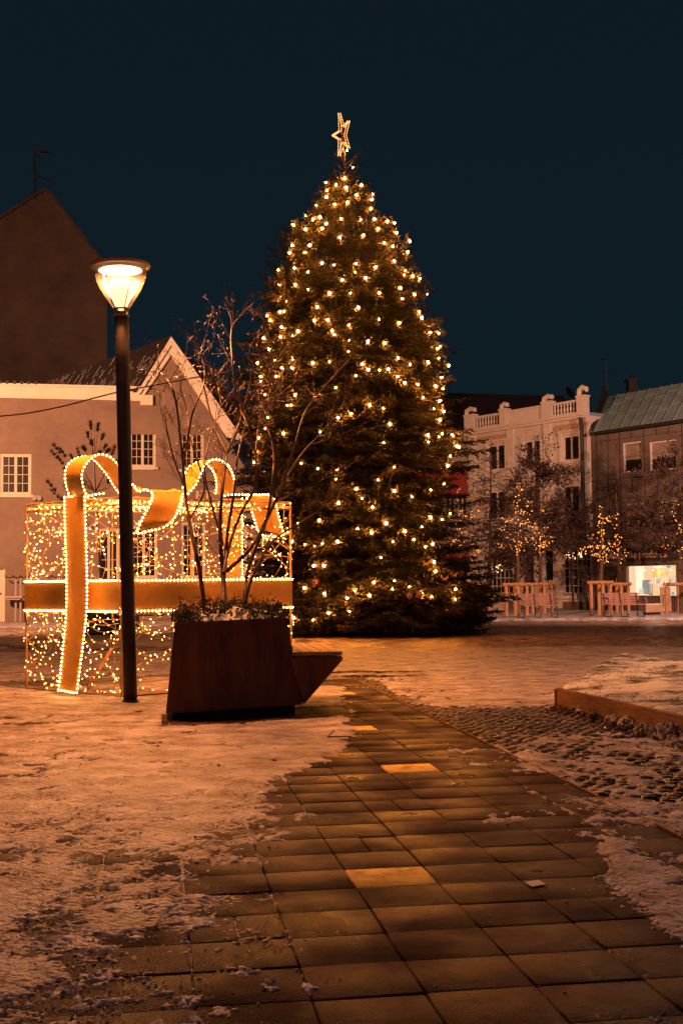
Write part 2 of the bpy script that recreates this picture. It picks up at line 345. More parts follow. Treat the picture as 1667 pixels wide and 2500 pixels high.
# ---------------------------------------------------------------- snow: a real uneven layer whose thin places let the paving through
nr, nc = 950, 440
D = 1/np.linspace(1/3.3, 1/24.5, nr//1); uu = np.linspace(-.46, .40, nc)
Dg, Ug = np.meshgrid(D, uu, indexing='ij'); Xg = Ug*Dg; Yg = Dg
def W(*pts): return [(G(a,b).x, G(a,b).y) for a, b in pts]
left = W((-260,1590),(60,1545),(400,1570),(450,1640),(690,1640),(700,1672),(835,1675),(850,1752),(852,1795),(800,1850),(715,1892),(660,1935),(628,2000),(600,2090),(560,2170),(520,2260),(488,2380),(478,2500),(470,2760),(-420,2760))
mid = W((700,1588),(1210,1572),(1500,1578),(1810,1600),(1810,1660),(1370,1700),(1190,1705),(1090,1655),(960,1640),(850,1632),(740,1648))
rc = W((1180,1812),(1330,1795),(1480,1810),(1667,1790),(2000,1900),(2000,2160),(1680,2040),(1500,1950),(1340,1880),(1230,1840))
rc2 = W((1290,1905),(1400,1925),(1667,2065),(1800,2150),(1800,2230),(1600,2130),(1420,2030),(1330,1960))
line = W((1470,2045),(1500,2050),(1585,2110),(1667,2200),(1750,2300),(1750,2360),(1660,2290),(1560,2190))
patch = W((1200,1990),(1330,1978),(1340,1996),(1210,2002))
tip = W((800,1785),(860,1780),(870,1795),(800,1800))
cov = np.full(Xg.shape, -1.0)
n1 = fbm(Xg*1.1, Yg*1.1, 6, 1); n2 = fbm(Xg*3.7, Yg*3.7, 6, 5); n3 = fbm(Xg*14, Yg*14, 5, 9); n4 = fbm(Xg*45, Yg*45, 3, 13)
def region(poly, gain, edge, w):
    global cov
    s = sdf(poly, Xg, Yg); cov = np.maximum(cov, np.where(s > -w*2, np.clip(s/edge, -2, 0)*.3+gain, -2))
near = np.clip((9.5-Yg)/5.0, 0, 1)
s = sdf(left, Xg, Yg); edge = 0.10+0.55*near
cl = np.clip(s/edge, -1.6, 1)*0.46-0.17*near-.20*np.clip((0.46-fbm(Xg*.45, Yg*.8, 4, 23))*9, 0, 1)
# dark band of trodden asphalt behind the display, and worn lanes
band = sdf(W((-260,1550),(60,1540),(430,1560),(430,1592),(200,1588),(90,1565),(-260,1600)), Xg, Yg); 
cov = np.maximum(cov, cl)
region(mid, 0.42, 0.8, .5)
region(rc, -0.10, 0.35, .3); region(rc2, -0.22, 0.25, .3); region(line, 0.15, .06, .1); region(patch, 0.15, .05, .05)
sc = sdf(W((1110,1660),(1360,1690),(1400,1760),(1900,1900),(1900,2700),(1500,2700),(1300,1900)), Xg, Yg)
cov = np.maximum(cov, np.where(sc > 0, -0.56, -2))
cov = np.maximum(cov, -0.62)
# bare strip under the planter
bare = sdf(W((405,1745),(845,1722),(845,1745),(700,1758),(540,1768),(410,1772)), Xg, Yg); cov = np.where(bare > -.05, np.minimum(cov, -0.5-bare), cov)
joint = np.abs(((Xg-O0.x)*dirT.x+(Yg-O0.y)*dirT.y)/SW % 1.0-0.5)*2; jn = np.clip((joint-0.90)/0.1, 0, 1)*0.16
h = cov+(n1-.5)*0.75+(n2-.5)*1.15+(n3-.5)*1.0+(n4-.5)*(.25+0.35*near)+jn*(cov > -.45)
thick = 0.010+0.0*Yg
for k in range(150):                 # trodden footprints
    if k < 100: t0_ = rr.choice([0,1,2,3]); d = 4.2+rr.random()*9.5; cxp, ang = (-.10-.05*t0_+rr.gauss(0,.012))*d, rr.gauss(.25*(t0_-1.5),.2)
    else: d = 4+rr.random()*9; cxp, ang = rr.uniform(-.27,-.04)*d, rr.uniform(-1.4,1.4)
    r0, r1 = np.searchsorted(D, d-.25), np.searchsorted(D, d+.25); sl = slice(max(r0,0), min(r1,nr))
    dx = Xg[sl]-cxp; dy = Yg[sl]-d; a_l = dx*math.sin(ang)+dy*math.cos(ang); b_l = dx*math.cos(ang)-dy*math.sin(ang)
    e_ = (a_l/.145)**2+(b_l/.052)**2; h[sl] = np.where(e_ < 1, h[sl]*.25-.05+.05*np.sin(a_l*140), np.where(e_ < 1.6, h[sl]+.12*(1.6-e_), h[sl]))
Z = np.where(h > 0, (1-np.exp(-np.clip(h, 0, 9)*2.4))*thick*1.15+0.004+0.012*np.clip(h,0,1)*(n3-.5)+0.008*(n4-.5)*np.clip(h*4,0,1), h*0.05)
Z = np.clip(Z, -0.02, 0.05)
Z = np.where(cov <= -0.615, np.minimum(Z, -0.006), Z)
top = Z.copy()
vv = np.stack([Xg, Yg, top], -1).reshape(-1, 3)
idx = np.arange(nr*nc).reshape(nr, nc); q = np.stack([idx[:-1,:-1], idx[:-1,1:], idx[1:,1:], idx[1:,:-1]], -1).reshape(-1, 4)
zm = Z.reshape(-1)[q].max(1); q = q[zm > -0.012]
used = np.unique(q); remap = np.zeros(nr*nc, int); remap[used] = np.arange(len(used))
npmesh('snow', vv[used], remap[q], 'snow', smooth=True, kind='stuff')
# loose crumbs of frozen snow
cv = []; cf = []
for k in range(7000):
    d = 3.6+11*rr.random()**1.7; p = Vector(((rr.uniform(-.34,.34))*d, d, 0)); i = int(np.searchsorted(Dg[:,0], d)); j = int((p.x/d+.46)/.86*(nc-1)); hv = h[min(i,nr-1), min(max(j,0),nc-1)]
    if hv < -.35 or hv > .16 or (hv < -.1 and rr.random() < .8): continue
    r = rr.uniform(.002,.006)*(1+1.5*(rr.random()**8)); c = Vector((p.x, p.y, max(Z[min(i,nr-1), min(max(j,0),nc-1)],0)+r*.4)); o = len(cv)
    for q in ((1,0,0),(-1,0,0),(0,1,0),(0,-1,0),(0,0,1),(0,0,-1)): cv.append(c+Vector(q)*r*rr.uniform(.6,1.4)+Vector((rr.uniform(-.4,.4),rr.uniform(-.4,.4),rr.uniform(-.3,.3)))*r)
    cf += [(o+a,o+b,o+c_) for a,b,c_ in ((0,2,4),(2,1,4),(1,3,4),(3,0,4),(2,0,5),(1,2,5),(3,1,5),(0,3,5))]
g = MB(); g.add(cv, cf); obj('snow', g, 'snow', kind='stuff', smooth=True)
# snow strips farther off, at the foot of the house and in front of the shops
def snowpatch(poly, z=0.03, n=60, m='snow_clean'):
    g = MB(); c = sum((Vector(p) for p in poly), Vector())/len(poly); pts = []
    for i in range(len(poly)):
        a, b = Vector(poly[i]), Vector(poly[(i+1) % len(poly)])
        for k in range(10):
            t = k/10; p = a.lerp(b, t); p += (p-c).normalized()*rr.uniform(-.12,.12)*min(2.5,(p-c).length*.12); p.z = 0; pts.append(p)
    o = [p.copy() for p in pts]; i_ = [c+(p-c)*0.93+Vector((0,0,z)) for p in pts]; N = len(pts); cc = c+Vector((0,0,z*1.15))
    g.add(o+i_+[cc], [(k, (k+1) % N, N+(k+1) % N, N+k) for k in range(N)]+[(N+k, N+(k+1) % N, 2*N) for k in range(N)])
    return g
for poly in ([(-16,42.6,0),(-3.5,43.6,0),(-3.5,39.5,0),(-8,38.0,0),(-16,38.2,0)], [(-14,33.0,0),(-9.3,31.5,0),(-8.3,28.5,0),(-9.8,25.5,0),(-14,26,0)], [(-4.8,33.5,0),(-2.2,33,0),(-2.4,27,0),(-6.2,25.0,0),(-7.6,29,0)]):
    obj('snow', snowpatch(poly), 'snow', kind='stuff')
# ---------------------------------------------------------------- raised bed
P0 = G(1358,1725); P1 = G(1667,1806); dB = (P1-P0).normalized(); P2 = P0+dB*9.0
nB = Vector((-dB.y, dB.x, 0)); nB = nB if nB.y > 0 else -nB
hB = 0.20
bed = thing('raised_bed', 'snow covered raised bed with a timber edge, right of the cobbled lane', 'raised bed', P0)
g = MB(); g.box((P0+P2)/2+nB*.03+Vector((0,0,hB/2-.01)), (P2-P0)/2, nB*.03, (0,0,hB/2+.01)); obj('timber_edge', g, 'wood_edge', bed)
Pb = P0+Vector((2.0,5.5,0)); dL = (Pb-P0).normalized(); nL = Vector((dL.y,-dL.x,0))
g = MB(); g.box(P0-dB*.012+nB*.03+Vector((0,0,hB/2-.012)), dB*.012, nB*.045, (0,0,hB/2+.002)); obj('timber_post', g, 'wood_edge', bed)
a_ = np.linspace(-.09, 1, 260); b_ = np.linspace(0, 1, 240); Aa, Bb = np.meshgrid(a_, b_, indexing='ij')
Aa = np.where(Aa < 0, Aa*np.clip(Bb*9, 0, 1), Aa); Xb = P0.x+0.03+dB.x*8.9*Aa+dL.x*5.8*Bb+.05; Yb = P0.y+dB.y*8.9*Aa+dL.y*5.8*Bb+.07
hh = fbm(Xb*1.5, Yb*1.5, 6, 3); h2 = fbm(Xb*9, Yb*9, 5, 4); ed = np.clip(np.minimum(np.minimum(Aa*30+2.7, Bb*30), 1), 0, 1)
Zb = hB-.02+ed*(.02+0.05*np.minimum(Bb*2.2, 1))+(hh-.5)*.07*ed+(h2-.5)*.035*ed; fall = np.clip((Aa/np.maximum(np.clip(Bb*9,0,1),.02)+.09)/.10, 0, 1); Zb = Zb*(fall*fall*(3-2*fall))-.01; Zb = np.where((Bb > .97), Zb*np.clip((1-Bb)/.03, 0, 1), Zb)
q = np.arange(260*240).reshape(260, 240); q = np.stack([q[:-1,:-1], q[1:,:-1], q[1:,1:], q[:-1,1:]], -1).reshape(-1, 4)
M['bedsnow'] = mat('bed_snow_and_grass', (0.05,0.045,0.03), 0.75, col2=(0.78,0.74,0.70), scale=1.5, bump=0.8, bscale=24, detail=14, stretch=(1,1.6,1), lo=0.42, hi=0.56)
npmesh('snow_cover', np.stack([Xb, Yb, Zb], -1).reshape(-1, 3), q, 'bedsnow', bed, smooth=True)
# grass tufts poking through the snow of the bed
tv = []; tf = []
for k in range(5200):
    a, b = rr.random(), rr.random()**1.2; i, j = int(a*259), int(b*239)
    if hh[i, j] > 0.47: continue
    p = Vector((Xb[i, j], Yb[i, j], Zb[i, j]-.005)); an = rr.uniform(0, 6.28); hgt = rr.uniform(.01,.035); o = len(tv)
    tv += [p+Vector((math.cos(an)*.006, math.sin(an)*.006, 0)), p-Vector((math.cos(an)*.006, math.sin(an)*.006, 0)), p+Vector((rr.uniform(-.03,.03), rr.uniform(-.03,.03), hgt))]; tf.append((o, o+1, o+2))
g = MB(); g.add(tv, tf); obj('grass', g, 'evergreen', bed, kind='stuff')
# snow heaped against the edging
def lump(c, r, h, seed):
    g = MB(); r_ = random.Random(seed); c = Vector(c); n = int(40*r[0]/.15)+14
    for i in range(n):
        a = r_.uniform(0, 6.28); d = r_.random()**.6; p = c+dB*math.cos(a)*d*r[0]+nB*math.sin(a)*d*r[1]; rad = r_.uniform(.012,.034)*(1.25-d*.6); p.z = max(0, h*(1-d*d)*r_.uniform(.2,.85)); o = len(g.v); g.ball(p, rad, 8, 5)
        for k in range(o, len(g.v)): q = Vector(g.v[k]); q += (q-p)*r_.uniform(-.32,.42); q.z = max(q.z, -.02); g.v[k] = tuple(q)
    return g
for k, (px, py, r, h) in enumerate([(1498,1768,(.13,.08),.10),(1532,1775,(.16,.10),.09),(1580,1796,(.28,.12),.09),(1630,1802,(.35,.14),.16),(1700,1832,(.4,.16),.13),(1417,1740,(.08,.05),.05),(1447,1750,(.05,.04),.03),(1650,1822,(.16,.10),.05)]):
    obj('snow', lump(G(px,py), r, h, k+2), 'snow', smooth=True, kind='stuff')
# fallen leaves
def leafset(spots, size=(.02,.05)):
    g = MB()
    for p in spots:
        an = rr.uniform(0, 6.28); L = rr.uniform(*size); d = Vector((math.cos(an), math.sin(an), rr.uniform(-.3,.3)))*L; e = Vector((-math.sin(an), math.cos(an), rr.uniform(-.4,.4)))*L*.45
        c = Vector(p)+Vector((0,0,.022)); g.add([c-d, c+e+Vector((0,0,.008)), c+d, c-e], [(0,1,2,3)])
    return g
sp_ = []
for k in range(420):
    t = rr.random()**.8; p = P0+dB*(t*3.2)-nB*abs(rr.gauss(0.02,.17)); sp_.append(p)
obj('fallen_leaves', leafset(sp_, (.012,.04)), 'leaf_dead', kind='stuff')
sp_ = [G(rr.uniform(20,900), rr.uniform(1800,2450)) for k in range(26)]+[G(a,b) for a,b in ((290,2103),(120,1980),(1065,1705),(305,1905),(368,1842),(460,1828))]
obj('fallen_leaves', leafset(sp_, (.008,.02)), 'leaf_dead', kind='stuff')
g = MB(); p = G(800,1804)+Vector((0,0,.02)); q_ = G(858,1803)+Vector((0,0,.02)); r_ = G(815,1797)+Vector((0,0,.05)); g.tube([q_,p,r_], .006, 5); tag(obj('twig', g, 'bark'), 'broken forked twig lying on the snow edge beside the paving', 'twig')
g = MB(); c = G(1306,2160); g.box(c+Vector((0,0,.006)), Vector((.035,.02,0)), Vector((-.012,.04,0)), (0,0,.002)); tag(obj('paper_scrap', g, 'paper'), 'small pale scrap of paper lying flat on the dark paving', 'litter')
# ================================================================ STREET LAMP
lb = at(319, 1713, 14.0); lb.z = 0; lt = at(297, 771, 14.0)
L0 = thing('street_lamp', 'tall round grey lamp post with a lit conical glass head, beside the gift display', 'street lamp', lb)
axis = (lt-lb).normalized()
g = MB(); n = 8; g.tube([lb.lerp(lt, i/n) for i in range(n+1)], [.079+.004*i/n for i in range(n+1)], 32); obj('post', g, 'post', L0, smooth=True)
for py in (1588, 1402, 1243, 1083, 945, 866):
    k = (at(310, py, 14.0).z-lb.z)/(lt.z-lb.z); c = lb.lerp(lt, k); g = MB(); g.tube([c-axis*.004, c+axis*.004], .0845, 32); obj('joint_ring', g, 'iron', L0)
g = MB(); c = lb.lerp(lt, .27); g.box(c+Vector((0,-.081,0)), (.035,0,0), (0,.003,0), (0,0,.17)); obj('hatch', g, 'post', L0)
k_ = 14.0/F
zc = lt
prof = [(.087,0),(.091,.03),(.100,.08),(.133,.145),(.184,.22),(.240,.32),(.286,.42),(.313,.53),(.318,.575)]
g = MB(); g.lathe(zc, prof, 48, axis); obj('glass_bowl', g, 'clear', L0, smooth=True)
g = MB(); g.lathe(zc, [(.318,.575),(.352,.585),(.358,.600),(.352,.615),(.30,.635),(.15,.655),(.001,.66)], 48, axis); cap = obj('cap', g, 'rim', L0, smooth=True)
g = MB(); g.lathe(zc, [(.318,.573),(.255,.545)], 48, axis); obj('reflector_ring', g, 'rim', L0, smooth=True)
g = MB(); g.lathe(zc, [(.255,.545),(.001,.55)], 48, axis); obj('lit_reflector', g, 'lit', L0)
g = MB(); g.lathe(zc, [(.036,.07),(.04,.09),(.075,.20),(.115,.32),(.135,.40),(.12,.415),(.001,.417)], 32, axis); obj('lens', g, 'lit2', L0, smooth=True)
g = MB(); g.lathe(zc, [(.06,.08),(.075,.14),(.13,.27),(.185,.385),(.20,.42),(.195,.435)], 32, axis); obj('inner_glass', g, 'clear', L0, smooth=True)
g = MB(); g.lathe(zc, [(.001,.078),(.098,.078),(.099,.086),(.001,.088)], 32, axis); obj('shade_disc', g, 'rim', L0)  # opaque disc added to keep lamp light off the pole top
g = MB(); u_ = axis.orthogonal().normalized(); v_ = axis.cross(u_)
for a in (0.5, 2.6, 4.7):
    d = u_*math.cos(a)+v_*math.sin(a); g.tube([zc+axis*z+d*r for r, z in ((.05,.0),(.07,.10),(.13,.24),(.19,.38),(.205,.56))], .006, 6)
obj('rod', g, 'rim', L0, smooth=True)
g = MB(); g.lathe(zc, [(.089,-.012),(.093,-.004),(.091,.006),(.086,.006)], 32, axis); obj('collar', g, 'rim', L0)
g = MB(); g.tube([lb, lb+Vector((0,0,.03))], .10, 24); obj('base', g, 'iron', L0)
pl = bpy.data.lights.new('lamp_light', 'AREA'); pl.shape = 'DISK'; pl.size = .30; pl.spread = math.radians(150); pl.energy = 1350; pl.color = (1.0,.41,.17); po = bpy.data.objects.new('lamp_light', pl); link(po, None); po.location = zc+axis*.538; po.rotation_euler = (0,0,0)
# ================================================================ GIFT DISPLAY
C = G(297,1703); Lc = at(65,1684,15.9); Lc.z = 0; Rc = at(712,1665,16.0); Rc.z = 0; Bk = Lc+Rc-C; HT = 2.46
GF = thing('gift_box_display', 'gift box of lit wire frame with orange ribbon and bow, behind the lamp post', 'light display', C)
Z3 = Vector((0,0,1))
def tz(p, z): return Vector((p.x, p.y, z))
g = MB()
crn = [C, Lc, Bk, Rc]
for i in range(4):
    a, b = crn[i], crn[(i+1) % 4]; g.tube([tz(a,0), tz(a,HT)], .017, 6)
    for z in (0.02, HT, HT-.09 if i in (0,3) else HT-.06): g.tube([tz(a,z), tz(b,z)], .014, 6)
    for k in (.5,): p = a.lerp(b, k); g.tube([tz(p,.9), tz(p,HT)], .012, 6)
for k in np.linspace(.1,.9,6): g.tube([tz(C.lerp(Lc,k),HT), tz(Rc.lerp(Bk,k),HT)], .009, 5)
obj('frame', g, 'gframe', GF)
def curve(pts, m=10):               # Catmull-Rom
    P = [Vector(p) for p in pts]; P = [P[0]*2-P[1]]+P+[P[-1]*2-P[-2]]; out = []
    for i in range(1, len(P)-2):
        for k in range(m):
            t = k/m; out.append(0.5*((2*P[i])+(P[i+1]-P[i-1])*t+(2*P[i-1]-5*P[i]+4*P[i+1]-P[i+2])*t*t+(3*P[i]-P[i-1]-3*P[i+1]+P[i+2])*t**3))
    out.append(P[-2]); return out
def resample(pts, step):
    out = []; acc = 0
    for a, b in zip(pts[:-1], pts[1:]):
        L = (b-a).length
        while acc < L: out.append(a.lerp(b, acc/L)); acc += step
        acc -= L
    return out
def rope(pts, parent, step=.050, r=.0115, out=None):
    g = MB(); g.tube(pts, .005, 6); o = obj('rope_light', g, 'gframe', parent)
    g = MB()
    for p in resample(pts, step): g.octa(p+Vector((0,-.006,0)), r)
    obj('diodes', g, 'led', o, kind='stuff')
def strip(A_, B_, parent, m='ribbon', name='ribbon', lit=(1,1), thick=.006):
    """ribbon between two edge curves"""
    n = len(A_); nr_ = [(B_[i]-A_[i]).cross(A_[min(i+1,n-1)]-A_[max(i-1,0)]).normalized() for i in range(n)]
    vs_ = []
    for i in range(n):
        for t in (0,.33,.67,1): vs_.append(A_[i].lerp(B_[i], t)-nr_[i]*thick/2)
    for i in range(n):
        for t in (0,.33,.67,1): vs_.append(A_[i].lerp(B_[i], t)+nr_[i]*thick/2)
    fs_ = []
    for i in range(n-1):
        for k in range(3):
            q0 = i*4+k; fs_.append((q0,q0+1,q0+5,q0+4)); q1 = q0+4*n; fs_.append((q1,q1+4,q1+5,q1+1))
        for k in (0,3): q0 = i*4+k; fs_.append((q0,q0+4,q0+4+4*n,q0+4*n))
    g = MB(); g.add(vs_, fs_); o = obj(name, g, m, parent, smooth=False)
    if lit[0]: rope(A_, o)
    if lit[1]: rope(B_, o)
    return o
def outw(a, b): d = (b-a).normalized(); nn = Vector((d.y,-d.x,0)); c = (C+Bk)/2; return nn if nn.dot((a+b)/2-c) > 0 else -nn
# horizontal band on the four faces
for i, (a, b) in enumerate(((Lc,C),(C,Rc),(Rc,Bk),(Bk,Lc))):
    o_ = outw(a,b)*.03; n = 12
    strip([tz(a.lerp(b,k/n)+o_,1.05) for k in range(n+1)], [tz(a.lerp(b,k/n)+o_,1.43) for k in range(n+1)], GF, name='band', m='ribbon')
# front vertical ribbon, leaning out at the foot
fo = outw(Lc,C)
Aq = curve([at(158,1214,15.15), at(160,1300,15.1), at(163,1400,15.05), at(163,1480,15.0), at(156,1570,14.9), at(144,1684,14.75)], 5)
Bq = curve([at(208,1213,14.95), at(210,1300,14.9), at(213,1400,14.85), at(213,1480,14.8), at(204,1570,14.7), at(188,1693,14.6)], 5)
strip(Aq, Bq, GF)
rope([Aq[-1], Bq[-1]], GF); rope([Aq[0], Aq[0]+Vector((.10,.02,.01))], GF); rope([Bq[0], Bq[0]+Vector((.14,.1,.04)), Bq[0]+Vector((.24,.1,.05))], GF)
# vertical ribbon on the far faces
for (a, b) in ():
    p = a.lerp(b,.5); d = (b-a).normalized()*.13; o_ = outw(a,b)*.035
    strip([tz(p-d+o_,.05+k*(HT-.05)/6) for k in range(7)], [tz(p+d+o_,.05+k*(HT-.05)/6) for k in range(7)], GF, m='ribbon_pale', lit=(0,0))
strip([at(545,y,17.6) for y in (1218,1270,1320,1380,1440,1500)], [at(592,y,17.4) for y in (1218,1270,1320,1380,1440,1500)], GF, m='ribbon_pale', lit=(0,1))
# bow
def pr(fs_, bs_, Yf, Yb, **k):
    A_ = curve([at(x, y, Yf+dy) for x, y, dy in fs_], 5); B_ = curve([at(x, y, Yb+dy) for x, y, dy in bs_], 5); return strip(A_, B_, GF, name='bow_ribbon', **k)
pr([(215,1214,0),(204,1188,0),(201,1158,0),(213,1130,0),(240,1110,.05),(268,1115,.1),(290,1136,.15),(318,1175,.2),(340,1203,.2)],
   [(172,1213,0),(163,1188,0),(160,1158,0),(167,1134,0),(192,1117,.05),(222,1117,.15),(255,1150,.3),(285,1195,.4),(300,1212,.5)], 14.9, 15.3, lit=(1,1))
pr([(330,1188,0),(338,1200,0),(350,1196,0),(366,1199,0),(373,1206,0),(368,1228,-.1),(355,1252,-.15),(342,1280,-.2),(335,1296,-.2)],
   [(402,1200,0),(412,1199,0),(424,1198,0),(436,1200,0),(446,1206,0),(440,1232,-.1),(430,1258,-.15),(418,1275,-.2),(395,1290,-.2)], 14.75, 15.0)
A0_ = at(335,1296,14.55); B0_ = at(395,1290,14.8); rope(curve([A0_, at(342,1302,14.6), at(365,1296,14.7), B0_], 4), GF)
pr([(460,1205,0),(478,1184,0),(490,1158,0),(499,1138,0),(520,1122,.05),(548,1128,.15),(565,1150,.3),(573,1178,.4),(570,1206,.5)],
   [(447,1200,0),(447,1180,0),(453,1155,0),(466,1137,0),(490,1127,.05),(508,1135,.1),(523,1155,.2),(529,1182,.3),(526,1206,.4)], 15.0, 15.4)
pr([(600,1208,0),(606,1225,0),(617,1255,0),(628,1292,0)], [(655,1208,0),(672,1222,0),(680,1260,0),(694,1306,0)], 15.8, 16.1)
rope(curve([at(628,1292,15.8), at(640,1306,15.9), at(665,1310,16), at(694,1306,16.1)], 4), GF); rope([at(600,1208,15.8), at(655,1208,16.1)], GF)
rope(curve([at(540,1213,15.6), at(560,1208,15.6), at(600,1208,15.7)], 4), GF)
g = MB(); kn = at(425,1206,15.0); g.ball(kn, .07, 10, 6); g.tube([kn+Vector((-.18,0,0)), kn, kn+Vector((.18,.05,0))], [.03,.06,.03], 8); obj('knot', g, 'ribbon', GF, smooth=True)
# fairy-light nets on the faces and top
rf = random.Random(21)
def net(a, b, z0, z1, ncab, o_, seed, ledstep=.085):
    rf.seed(seed); gc = MB(); gl = MB(); L = (b-a).length
    for k in range(ncab):
        vert = rf.random() < .6
        if vert: x = rf.uniform(.02,.98); pts = [(x+rf.uniform(-.10,.10)*(0 < i < 4), z0+(z1-z0)*i/4) for i in range(5)]
        else: z = rf.uniform(.05,.95); pts = [(i/4, z0+(z1-z0)*min(max(z+rf.uniform(-.35,.35),0.02),.98)) for i in range(5)]
        P = curve([tz(a.lerp(b, min(max(u,0),1)), zz)+o_+Vector((rf.uniform(-.03,.03),rf.uniform(-.03,.03),0)) for u, zz in pts], 6)
        gc.tube(P, .0045, 4)
        for p in resample(P, ledstep):
            if rf.random() < .3: continue
            q = p+Vector((rf.gauss(0,1), rf.gauss(0,.6), rf.gauss(0,1))).normalized()*rf.uniform(.015,.045)
            gc.tube([p, q], .0045, 4, False); gl.octa(q, rf.uniform(.0050,.0088))
    return gc, gl
sd = 1
for (a, b), dens in (((Lc,C),1.0),((C,Rc),1.05),((Rc,Bk),.5),((Bk,Lc),.4)):
    for z0, z1, nb in ((.02,1.05,15),(1.43,HT,20)):
        sd += 1; gc, gl = net(a, b, z0, z1, int(nb*dens), Vector((0,0,0)), sd)
        o = obj('fairy_light_string', gc, 'cable', GF); obj('diodes', gl, 'fairy', o, kind='stuff')
gc = MB(); gl = MB()
for k in range(16):
    a = C.lerp(Lc, rf.random()); b = Rc.lerp(Bk, rf.random()); P = curve([tz(a.lerp(b,t)+Vector((rf.uniform(-.15,.15),0,0)), HT-rf.uniform(0,.05)) for t in (0,.25,.5,.75,1)], 5); gc.tube(P, .0045, 4)
    for p in resample(P, .085): gl.octa(p+Vector((0,0,-.02)), .008)
o = obj('fairy_light_string', gc, 'cable', GF); obj('diodes', gl, 'fairy', o, kind='stuff')
g = MB(); a = tz(C.lerp(Lc,.45),.04); g.tube([a+Vector((.1,.2,0)), a+Vector((.35,.5,.5))], .03, 4); g.tube([tz(C,.03)+Vector((.1,-.05,0)), tz(C.lerp(Rc,.45),.03)], .022, 4); obj('brace', g, 'wood_pole', GF)
# ================================================================ PLANTER WITH SEAT
f0 = at(405,1742,12.2); f1 = at(738,1720,12.6); f2 = at(700,1508,12.75); f3 = at(427,1520,12.38)
bd = Vector((-.135,.99,0))*1.9
PL = thing('planter', 'rusty steel tapered planter holding a bare shrub, with a wooden seat on its side', 'planter', tz((f0+f1)/2,0))
def quadbox(a, b, c, d, th): nn = (b-a).cross(c-a).normalized(); g = MB(); g.prism([a,b,c,d], nn*th); return g
g = MB(); b0, b1, b2, b3 = f0+bd, f1+bd, f2+bd*.93+Vector((0,.05,0)), f3+bd*.93+Vector((0,.05,0))
g.add([f0,f1,b1,b0,f3,f2,b2,b3], [(0,1,5,4),(1,2,6,5),(2,3,7,6),(3,0,4,7),(3,2,1,0)])
ii = [p.lerp((f3+f2+b2+b3)/4, .035) for p in (f3,f2,b2,b3)]; dn = [p-Vector((0,0,.09)) for p in ii]
g.add([f3,f2,b2,b3]+ii+dn, [(k,(k+1)%4,4+(k+1)%4,4+k) for k in range(4)]+[(4+k,4+(k+1)%4,8+(k+1)%4,8+k) for k in range(4)])
obj('body', g, 'corten', PL)
g = MB(); g.poly(dn); obj('soil', g, 'soil', PL)
g = MB(); c = (f0+f1+b0+b1)/4; cc = [p.lerp(c, .10) for p in (f0,f1,b1,b0)]; g.add([tz(p,-.02) for p in cc]+[tz(p,p.z+.004) for p in cc], [(0,1,5,4),(1,2,6,5),(2,3,7,6),(3,0,4,7)]); obj('plinth', g, 'corten_dark', PL)
s0 = at(717,1605,12.62); s1 = at(836,1603,12.62); s2 = at(836,1611,12.62); s3 = at(743,1719,12.64)
g = MB(); g.prism([s0+Vector((-.03,0,0)), s1, s2, s3+Vector((0,.01,0))], bd); obj('seat_support', g, 'corten', PL)
g = MB(); n = 5; e0 = at(714,1601,12.6); e1 = at(837,1599,12.6)
for k in range(n):
    a = e0.lerp(e1, k/n)+Vector((.006,0,0)); b = e0.lerp(e1, (k+1)/n)-Vector((.006,0,0)); g.prism([a+Vector((0,-.015,.002)),b+Vector((0,-.015,.002)),b+bd+Vector((0,0,.002)),a+bd+Vector((0,0,.002))], (0,0,.035))
obj('seat', g, 'wood_slat', PL)
# snow and ground cover in the planter
cen = (f3+f2+b2+b3)/4
def onp(u, v, dz=0): p = f3.lerp(f2, u).lerp(b3.lerp(b2, u), v); return Vector((p.x, p.y, p.z+dz))
g = MB(); n = 46; vs_ = []
for i in range(n):
    for j in range(n):
        u, v = i/(n-1), j/(n-1); hh_ = float(fbm(np.array([u*5.]), np.array([v*5.]), 5, 31)[0]); e_ = min(u,1-u,v,1-v)*8; e_ = min(e_,1)
        vs_.append(onp(.03+.94*u, .03+.94*v, -.02+e_*.10+(hh_-.5)*.20*e_))
g.add(vs_, [(i*n+j,(i+1)*n+j,(i+1)*n+j+1,i*n+j+1) for i in range(n-1) for j in range(n-1)]); tag(obj('snow', g, 'snow_clean', smooth=True, kind='stuff'), 'snow lying on the soil in the rusty planter', 'snow')
def blades(n, fn, hrange, lean, width, seed):
    r_ = random.Random(seed); g = MB()
    for k in range(n):
        p = fn(r_); h = r_.uniform(*hrange); a = r_.uniform(0,6.28); l = r_.uniform(.2,1)*lean; d = Vector((math.cos(a),math.sin(a),0)); e = Vector((-d.y,d.x,0))*width
        m1 = p+Z3*h*.6+d*l*h*.35; t = p+Z3*h+d*l*h; g.add([p-e,p+e,m1+e*.7,m1-e*.7,t], [(0,1,2,3),(3,2,4)])
    return g
g = blades(420, lambda r_: onp(min(max(r_.gauss(.42,.2),.05),.9), r_.uniform(.15,.9), .02), (.08,.30), .8, .004, 4)
tag(obj('dry_grass', g, 'grassy', kind='stuff'), 'tufts of dry grass round the shrub stems in the planter', 'grass')
def leafcloud(n, fn, sz, seed):
    r_ = random.Random(seed); g = MB()
    for k in range(n):
        p = fn(r_); d = Vector((r_.gauss(0,1),r_.gauss(0,1),r_.gauss(.3,1))).normalized()*r_.uniform(.5,1)*sz; e = d.cross(Vector((r_.gauss(0,1),r_.gauss(0,1),r_.gauss(0,1)))).normalized()*sz*.4
        g.add([p-d,p+e,p+d,p-e], [(0,1,2,3)])
    return g
